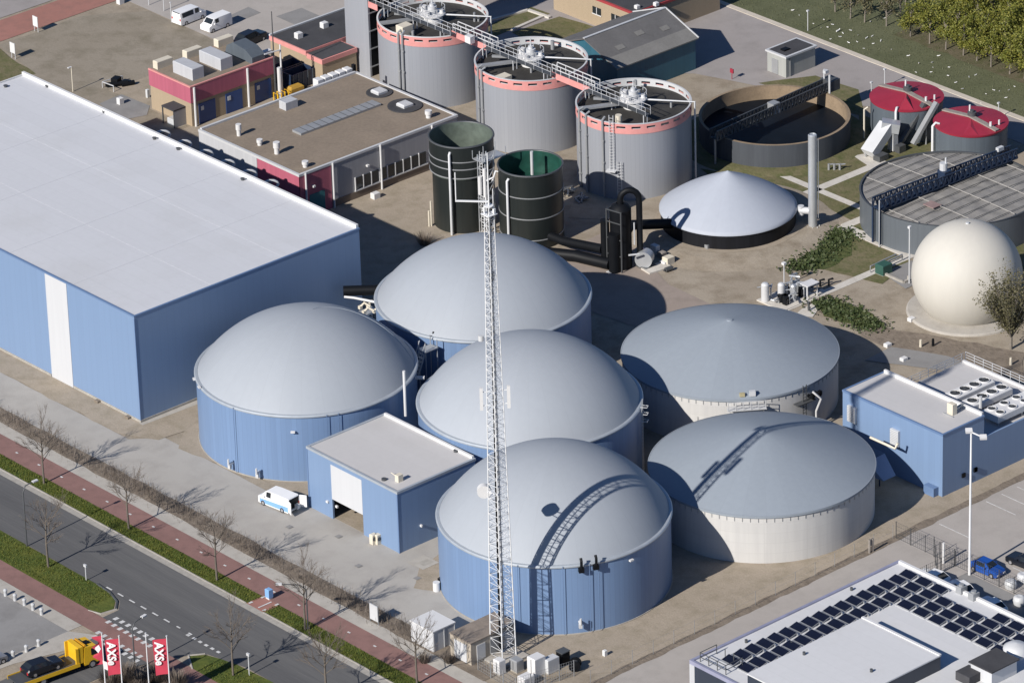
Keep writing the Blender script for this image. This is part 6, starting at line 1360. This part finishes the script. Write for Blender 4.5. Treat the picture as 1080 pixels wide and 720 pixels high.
# flags
def textmesh(s, size):
    cu = bpy.data.curves.new('lettering','FONT'); cu.body = s; cu.size = size; cu.extrude = .004; cu.resolution_u = 3; cu.offset = .035
    o = bpy.data.objects.new('lettering', cu); C.objects.link(o); dg = bpy.context.evaluated_depsgraph_get()
    me = bpy.data.meshes.new_from_object(o.evaluated_get(dg)); C.objects.unlink(o); bpy.data.objects.remove(o); return me
lm = textmesh('AXSe', 1.0)
for k,(bx,by,tx,ty,lab,mode) in enumerate(((112,735,105,688,'red and white flag hanging folded beside the yellow truck cab','fold'),(130,738,127,678,'red flag with white letters between the folded flag and bare pole','open'),(158,735,154,664,'white flagpole with its flag wrapped out of sight','none'),(180,738,175,671,'red flag with white letters nearest the lower grass verge','open'))):
    q = at(bx,by); hh = 7.8; g = root('flagpole',lab,'flag',(q.x,q.y,0),0,'flagpoles at the junction')
    b = MB(); b.tube([(q.x,q.y,0),(q.x,q.y,hh)],.075,8,.05); b.build('pole',m_mast,g)
    b = MB(); b.cyl(q.x,q.y,hh,hh+.12,.1,8); b.build('pole_cap',m_lgrey,g)
    if mode=='none': continue
    dv = Vector((-.755,.656,0)); wdt = 1.45; ln = 4.3
    b = MB(); n=14; vs=[]; fs=[]
    for i in range(n+1):
        for j in range(7):
            u_=i/n; v_=j/6; wv = .12*math.sin(u_*7+v_*3)*v_; lx = wdt*v_*((1-.1*u_) if mode=='open' else (.75-.55*math.sin(u_*9)**2)); 
            p = Vector((q.x,q.y,hh-.25-ln*u_*(1 if mode=='open' else .8)-.15*v_))+dv*(lx+.08)+Vector((dv.y,-dv.x,0))*wv; vs.append(p)
    for i in range(n):
        for j in range(6): fs.append((i*7+j,i*7+j+1,(i+1)*7+j+1,(i+1)*7+j))
    b.add(vs,fs); fl = b.build('flag_cloth',m_flag,g,smooth=60)
    if mode=='open':
        bx2 = MB()
        me2 = lm.copy(); me2.materials.clear(); me2.materials.append(m_flagw)
        for v in me2.vertices:   # letters run down the cloth, their tops towards the pole
            u_, h_ = v.co.x, v.co.y
            p = Vector((q.x,q.y,hh-.6-u_*1.2))+dv*(1.3-h_*1.25)+Vector((-dv.y,dv.x,0))*((.2 if v.co.z>0 else .19)-.12*math.sin(((u_*1.2+.37)/ln)*7+1.6)*.6); v.co = p-g.location
        lo = bpy.data.objects.new('lettering',me2); C.objects.link(lo); lo.parent = fl
    else:
        b = MB(); b.add([tuple(q+dv*.4+Vector((-.05,-.06,hh-1.3))),tuple(q+dv*.9+Vector((-.05,-.06,hh-1.7))),tuple(q+dv*.5+Vector((-.05,-.06,hh-2.3))),tuple(q+dv*.2+Vector((-.05,-.06,hh-1.8)))],[(0,1,2,3)]); b.build('white_emblem',m_flagw,fl)
        b = MB(); b.add([tuple(q+dv*.1+Vector((-.05,-.06,hh-3.2))),tuple(q+dv*(-.8)+Vector((-.05,-.06,hh-3.7))),tuple(q+dv*(-.5)+Vector((-.05,-.06,hh-4.5))),tuple(q+dv*.05+Vector((-.05,-.06,hh-4.2)))],[(0,1,2,3)]); b.build('flag_corner',m_flagw,fl)

# signs and posts of the bare lot
for k,(px,py,lab) in enumerate(((38,34,'white sign board on posts beside the red path at the far left'),(14,62,'white sign board leaning at the far left edge of the bare lot'))):
    q = at(px,py); g = root('sign_board',lab,'sign',(q.x,q.y,0)); b = MB(); b.obox((q.x,q.y,1.6),(.08,1.1,1.5)); b.build('board',m_white,g); b = MB(); b.cyl(q.x+.08,q.y-.4,0,2.3,.05,6); b.cyl(q.x+.08,q.y+.4,0,2.3,.05,6); b.build('post',m_lgrey,g)
q = at(77,97); g = root('lamp_post','thin lamp post on the bare lot behind the warehouse roof edge','lamp post',(q.x,q.y,0)); b = MB(); b.cyl(q.x,q.y,0,3.6,.07,8); b.build('pole',m_cream,g); b = MB(); b.obox((q.x-.2,q.y+.1,3.6),(.6,.25,.12)); b.build('lamp_head',m_white,g)
q = at(124,92); g = root('pump_station','dark pump head and frame on a concrete pad in the bare lot','pump',(q.x,q.y,0)); b = MB(); b.tube([(q.x-1.4,q.y+.8,.5),(q.x+1.4,q.y-.6,.5)],.3,10); b.obox((q.x+.3,q.y+.6,.7),(1.2,1.0,.9),.4); b.tube([(q.x+.5,q.y-.3,.3),(q.x+2.2,q.y-.9,.3)],.35,10); b.build('pump',m_black,g); b = MB()
for dx,dy in ((-1.6,1.2),(1.6,.9),(-1.4,-1.0)): b.beam((q.x+dx,q.y+dy,0),(q.x+dx,q.y+dy,.9),.1)
b.beam((q.x-1.6,q.y+1.2,.9),(q.x+1.6,q.y+.9,.9),.1); b.beam((q.x-1.6,q.y+1.2,.9),(q.x-1.4,q.y-1.0,.9),.1); b.build('frame',m_lgrey,g)
q = at(127,110); b = MB(); b.bbox(q.x-.35,q.x+.35,q.y-.35,q.y+.35,0,.95); tag(b.build('junction_box',m_white),'small white box below the dark pump head on the concrete pad','box')
q = at(156,103); b = MB(); b.bbox(q.x-.2,q.x+.2,q.y-.2,q.y+.2,0,1.2); tag(b.build('junction_box',m_lgrey),'narrow grey post box at the left end of the magenta banded building','box')
for k,(px,py) in enumerate(((157,6),(173,12),(181,24))):
    q = at(px,py); b = MB(); b.cyl(q.x,q.y,0,3.0 if k else 3.6,.06,6); b.obox((q.x,q.y,3.0),(.2,.2,.15)); tag(b.build('fence_post',m_lgrey),['tall thin post at the top edge left of the white vans','thin post just left of the white minibus','thin post nearest the rear of the white minibus'][k],'post')
q = at(127,4); b = MB(); b.bbox(q.x-.4,q.x+.4,q.y-.4,q.y+.4,0,1.0); tag(b.build('concrete_block',m_white),'small white block on the red path at the top edge','block')
for k,(px,py,hh,lab) in enumerate(((852,33,3.0,'thin fence post on the field edge by the rear road'),(933,92,2.6,'thin white post behind the left red roofed tank'),(919,106,2.6,'thin white post left of the left red roofed tank'),(1053,125,2.2,'thin grey post in the field beyond the right red roofed tank'))):
    q = at(px,py); b = MB(); b.cyl(q.x,q.y,0,hh,.06,6); b.obox((q.x,q.y,hh),(.3,.3,.2)); tag(b.build('post',m_lgrey),lab,'post')

# ------------------------------------------------------------------ trees and plants
def bare_tree_mesh(seed, H, spread, levels=4):
    r_ = random.Random(seed); tk = MB(); tw = MB()
    tk.tube([(0,0,-.1),(r_.uniform(-.05,.05),r_.uniform(-.05,.05),H*.35),(r_.uniform(-.1,.1),r_.uniform(-.1,.1),H*.62)],.13*H/8,7,.07*H/8)
    def grow(p, d, L, rad, lv):
        q = p+d*L*.5+Vector((r_.uniform(-1,1),r_.uniform(-1,1),r_.uniform(0,.5)))*L*.08; e = q+d*L*.5+Vector((0,0,L*.06))
        (tk if lv >= 3 else tw).tube([p,q,e],rad,4 if lv<3 else 5,rad*.5,False)
        if lv == 0: return
        for k in range(4 if lv>1 else 5):
            t_ = r_.uniform(.3,1); s = p.lerp(q,t_*2) if t_<.5 else q.lerp(e,t_*2-1)
            nd = (d+Vector((r_.uniform(-1,1),r_.uniform(-1,1),r_.uniform(-.35,.7)))*.75).normalized(); grow(s, nd, L*r_.uniform(.5,.72), rad*.55, lv-1)
    for k in range(9):
        z = H*(.34+.3*k/8); a = k*2.4+r_.uniform(-.4,.4); up = .55+.5*k/8
        grow(Vector((0,0,z)), Vector((math.cos(a)*spread,math.sin(a)*spread,up)).normalized(), H*r_.uniform(.2,.32), .045*H/8, levels-1)
    return tk, tw
BT = []
for sd_ in (11,23,37):
    g = root('bare_tree','bare street tree','tree',(0,0,0),0,'bare street trees'); tk, tw = bare_tree_mesh(sd_,8.4,.75,4)
    tk.build('trunk',m_bark,g,local=True,smooth=60); tw.build('crown',m_twig,g,local=True); BT.append(g)
spots = [(46.5,510,1.0,'bare street tree on the upper verge, farthest left of its row'),(136,558,1.0,'bare street tree on the upper verge below the warehouse corner'),(229,612,1.05,'bare street tree at the rounded end of the upper verge by the crossing'),(322,664,1.05,'bare street tree beside the curved street lamp'),(440,721,1.0,'bare street tree on the cycle path verge nearest the white container'),(51,598,1.05,'bare street tree on the lower left verge across the road'),(246,712,1.0,'bare street tree on the lower verge right of the flags'),(345,740,1.1,'bare street tree at the bottom edge on the lower verge')]
for k,(px,py,sc,lab) in enumerate(spots):
    q = at(px,py)
    if k < 3: BT[k].location = q; BT[k]['label'] = lab; BT[k].scale = (sc,)*3; BT[k].rotation_euler = (0,0,k*1.7)
    else: dup(BT[k%3], q, k*2.1, lab, (sc,)*3)
# hedge of bare shrubs
b = MB(); r_ = random.Random(5)
for k in range(11000):
    y = r_.uniform(-50,75); dn = mnoise.noise(Vector((y*.25,1.7,0)))+.6*mnoise.noise(Vector((y*.9,4.7,0)))
    if dn < r_.uniform(-.9,.1): continue
    x = -56.6+r_.gauss(0,.7); L = r_.uniform(.3,.75)*(1+.35*dn); a = r_.uniform(0,6.28); t_ = r_.uniform(0,.55)
    p = Vector((x,y,0 if r_.random()<.6 else r_.uniform(.2,.6))); e = p+Vector((math.cos(a)*t_,math.sin(a)*t_,1)).normalized()*L; s = Vector((-math.sin(a),math.cos(a),0))*.022
    b.add([p-s,p+s,e+s*.4,e-s*.4],[(0,1,2,3)])
o = tag(b.build('bare_hedge',m_twig),'long bare brown hedge between the footpath and the paved yard','hedge')
def shrub(px,py,rad,hh,n,mm,name,lab,cat,seed,leaf=False):
    q = at(px,py); r_ = random.Random(seed); b = MB()
    for k in range(n):
        a = r_.uniform(0,6.28); rr = rad*(math.sqrt(r_.random()) if not leaf else min(1.3,abs(r_.gauss(0,.55)))); p = q+Vector((math.cos(a)*rr*(1 if leaf else .5),math.sin(a)*rr*(1 if leaf else .5),0)); L = hh*r_.uniform(.5,1.1); d = Vector((math.cos(a)*rr/rad*.7,math.sin(a)*rr/rad*.7,1)).normalized(); e = p+d*L; s = Vector((-math.sin(a),math.cos(a),0))*.03
        if leaf:
            c = p+d*L*r_.uniform(.2,1); n_ = Vector((r_.gauss(0,1),r_.gauss(0,1),r_.gauss(0,1)+1)).normalized(); t1 = n_.orthogonal().normalized()*r_.uniform(.08,.17); t2 = n_.cross(t1); b.add([c-t1-t2,c+t1-t2,c+t1+t2,c-t1+t2],[(0,1,2,3)])
        else: b.add([p-s,p+s,e+s*.4,e-s*.4],[(0,1,2,3)])
    return tag(b.build(name,mm),lab,cat)
for k,(px,py,lab) in enumerate(((118,722,'brown bare shrub at the foot of the folded flag'),(133,716,'brown bare shrub under the lettered flag beside the folded one'),(148,724,'brown bare shrub between the lettered flag and the bare flagpole'),(165,716,'brown bare shrub left of the flag nearest the verge'),(186,724,'brown bare shrub right of the flag nearest the verge'))):
    shrub(px,py,1.6,1.7,700,m_twig,'bare_shrub',lab,'shrub',40+k)
shrub(474,698,.9,.9,300,m_twig,'bare_shrub','small bare shrub by the transformer house door','shrub',61)
shrub(448,698,.9,1.0,240,m_twig,'bare_shrub','small bare shrub before the white container','shrub',62)
shrub(448,258,1.2,1.6,260,m_twig,'bare_shrub','dark bare shrub behind the back dome beside the green tank','shrub',63)
for k,(px,py,lab) in enumerate(((846,281,'dark green shrub at the low end of the weedy strip above the pump skid'),(862,272,'dark green shrub in the middle of the weedy strip below the chimney'),(878,259,'dark green shrub in the weedy strip, second from the chimney'),(886,249,'dark green shrub at the upper end of the weedy strip, nearest the chimney'),(873,322,'green shrub by the concrete pad at the path end'),(895,333,'green shrub in the middle of the weedy strip above the tank shadow'),(916,343,'low green shrub at the right end of the weedy strip'))):
    shrub(px,py,2.3,.4,650,m_leafd,'green_shrub',lab,'shrub',80+k,True)
# grass tufts to roughen the verges and weed patches
b = MB(); r_ = random.Random(9)
def tuft(x,y,hh): 
    a = r_.uniform(0,6.28); s = Vector((math.cos(a),math.sin(a),0))*.05; d = Vector((r_.uniform(-.3,.3),r_.uniform(-.3,.3),1))*hh; p = Vector((x,y,.01)); b.add([p-s,p+s,p+d],[(0,1,2)])
for k in range(14000):
    y = r_.uniform(-56,40)
    if -31.4<y<-28.8: continue
    tuft(r_.uniform(-64.8,-62.7),y,r_.uniform(.1,.3))
for k in range(9000):
    y = r_.uniform(-17,40); tuft(r_.uniform(-78.2,-74.2),y,r_.uniform(.1,.28))
for k in range(3000): tuft(r_.uniform(-78.2,-74.8),r_.uniform(-60,-36.5),r_.uniform(.1,.28))
o = tag(b.build('grass',leafmat('grass blades',(.07,.11,.02),(.2,.2,.04))),'short green grass on the road verges','grass'); o['kind'] = 'stuff'
b = MB()
for k in range(9000): tuft(r_.uniform(92.5,119),r_.uniform(-12,62),r_.uniform(.1,.3))
o = tag(b.build('grass',leafmat('field blades',(.11,.125,.06),(.19,.19,.1))),'rough grass of the field beyond the rear road','grass'); o['kind'] = 'stuff'
# orchard
def leaf_tree(seed, name, lab, H, rad, nleaf, mleaf, mbark, size, clear):
    r_ = random.Random(seed); g = root(name,lab,'tree',(0,0,0),0)
    tk = MB(); tk.tube([(0,0,-.1),(r_.uniform(-.1,.1),r_.uniform(-.1,.1),H*.5),(r_.uniform(-.2,.2),0,H*.85)],.13,7,.03)
    cl = []
    for k in range(16):
        a = r_.uniform(0,6.28); z = H*r_.uniform(clear,.95); rr = rad*(1-abs((z/H-.55)/.6)**2)*r_.uniform(.35,1.0); c = Vector((math.cos(a)*rr,math.sin(a)*rr,z)); cl.append(c)
        tk.tube([(0,0,z*.7),tuple(c*.6+Vector((0,0,z*.32))),tuple(c)],.045,4,.012,False)
    tk.build('trunk',mbark,g,local=True,smooth=60)
    lf = MB()
    for k in range(nleaf):
        c = r_.choice(cl); p = c+Vector((r_.gauss(0,1),r_.gauss(0,1),r_.gauss(0,.9)))*rad*.24; n_ = Vector((r_.gauss(0,1),r_.gauss(0,1),r_.gauss(0,1)+.6)).normalized(); t1 = n_.orthogonal().normalized()*size*r_.uniform(.6,1.3); t2 = n_.cross(t1)*.8
        lf.add([p-t1-t2*.3,p+t2,p+t1-t2*.3,p-t2],[(0,1,2,3)])
    lf.build('crown',mleaf,g,local=True); return g
OT = [leaf_tree(s,'orchard_tree','orchard tree with yellow green spring leaves in the dense rows beyond the field edge',5.4,1.5,1500,m_leafy,m_barkp,.125,.36) for s in (101,102,103,104)]
n_ = 0; r_ = random.Random(77)
for ri,xx in enumerate((101.6,105.2,108.8,112.4,116.0)):
    for k in range(17):
        y = 31.5-3.0*k+r_.uniform(-.4,.4)+(1.0 if ri%2 else 0)
        if y < -16: continue
        loc = (xx+r_.uniform(-.3,.3), y, 0); sc = r_.uniform(.9,1.15)*(1.0+.012*(30-y)/3)
        if n_ < 4: o = OT[n_]; o.location = loc; o.rotation_euler = (0,0,r_.uniform(0,6)); o['group'] = 'orchard trees in rows'
        else: o = dup(OT[n_%4], loc, r_.uniform(0,6.28), None, (sc,sc,sc*r_.uniform(.95,1.1)))
        n_ += 1
# sparse trees at the near end of the orchard
ST = None
for k,(px,py) in enumerate(((881,13),(897,20),(912,24),(935,28),(950,18),(905,4),(930,6),(955,6))):
    q = at(px,py)
    if ST is None: ST = leaf_tree(201,'orchard_tree','thin sparse young tree at the left end of the orchard',4.2,1.3,420,m_leafo,m_barkp,.13,.4); ST['group'] = 'sparse young trees at the orchard end'; ST.location = q
    else: dup(ST, q, k*1.3, None, (1,1,r_.uniform(.85,1.1)))
# fan shaped tree beside the sphere
q = at(1066,368); r_ = random.Random(33); g = root('spring_tree','fan shaped tree with fine olive spring leaves before the cream sphere','tree',(q.x,q.y,0)); tk = MB(); lf = MB()
tk.tube([(0,0,-.1),(0,0,1.8)],.22,8,.18)
for k in range(60):
    a = r_.uniform(0,6.28); sp = r_.uniform(.1,.75); L = r_.uniform(6,9.6)*(1-.25*sp); d = Vector((math.cos(a)*sp,math.sin(a)*sp,1)).normalized(); p = Vector((0,0,1.4+r_.uniform(0,.8)))
    pts = [p+d*L*t_+Vector((math.cos(a),math.sin(a),0))*.5*sp*t_*t_*L*.25 for t_ in (0,.35,.7,1)]; tk.tube(pts,.07,4,.012,False)
    for j in range(150):
        t_ = r_.uniform(.22,1.02); c = p+d*L*t_+Vector((math.cos(a),math.sin(a),0))*.5*sp*t_*t_*L*.25+Vector((r_.gauss(0,1),r_.gauss(0,1),r_.gauss(0,1)))*.33
        n_ = Vector((r_.gauss(0,1),r_.gauss(0,1),r_.gauss(0,1))).normalized(); t1 = n_.orthogonal().normalized()*r_.uniform(.06,.13); t2 = n_.cross(t1); lf.add([c-t1-t2*.3,c+t2,c+t1-t2*.3,c-t2],[(0,1,2,3)])
tk.build('trunk',m_barkp,g,local=True,smooth=60); lf.build('crown',m_leafo,g,local=True)
for px,py,lab in ((971,366,'short pale stump post on the dry bank above the blue building, left one'),(984,365,'dark stump on the dry bank above the blue building'),(1066,385,'pale post below the fan shaped tree')):
    q = at(px,py); b = MB(); b.cyl(q.x,q.y,0,1.0,.18,8,.14); tag(b.build('stump',m_black if 'dark' in lab else m_cream),lab,'stump')
# gulls resting on the field
GU = None; r_ = random.Random(3)
for k,(px,py) in enumerate(((884,34),(889,36),(897,33),(905,38),(914,41),(904,45),(920,39),(921,47),(940,53),(969,68),(983,67),(984,72),(1001,72),(966,77),(982,77),(1000,81),(873,30),(878,27),(886,40),(933,20),(1022,82),(1029,80),(1054,97),(1064,96),(1048,96),(918,24),(869,22),(836,12),(843,17),(990,60),(1008,88),(1040,100),(1061,104),(1070,92),(958,60),(929,44),(911,52),(895,46),(876,42),(866,30),(858,26),(975,90),(1015,95),(1035,110))):
    q = at(px,py)
    if GU is None:
        GU = root('gull','small white bird resting on the field beyond the rear road','bird',q,0,'white birds on the field')
        b = MB(); b.tube([(-.34,0,.2),(-.18,0,.22),(.0,0,.24),(.16,0,.27),(.26,0,.33)],.1,8,.08); b.tube([(.22,0,.3),(.3,0,.4),(.36,0,.42)],.075,8,.05); b.build('body',m_gull,GU,local=True,smooth=60)
        b = MB()
        for s in (-1,1): b.add([(.14,s*.1,.28),(-.1,s*.14,.3),(-.42,s*.05,.24),(-.1,s*.12,.18)],[(0,1,2,3)])
        b.build('wing',m_lgrey,GU,local=True)
        b = MB(); b.tube([(.36,0,.42),(.44,0,.4)],.025,5,.008); b.cyl(.0,.05,0,.18,.012,4); b.cyl(.0,-.05,0,.18,.012,4); b.build('beak',m_gullb,GU,local=True)
    else: dup(GU, q, r_.uniform(0,6.28), None, (r_.uniform(.38,.65),)*3)
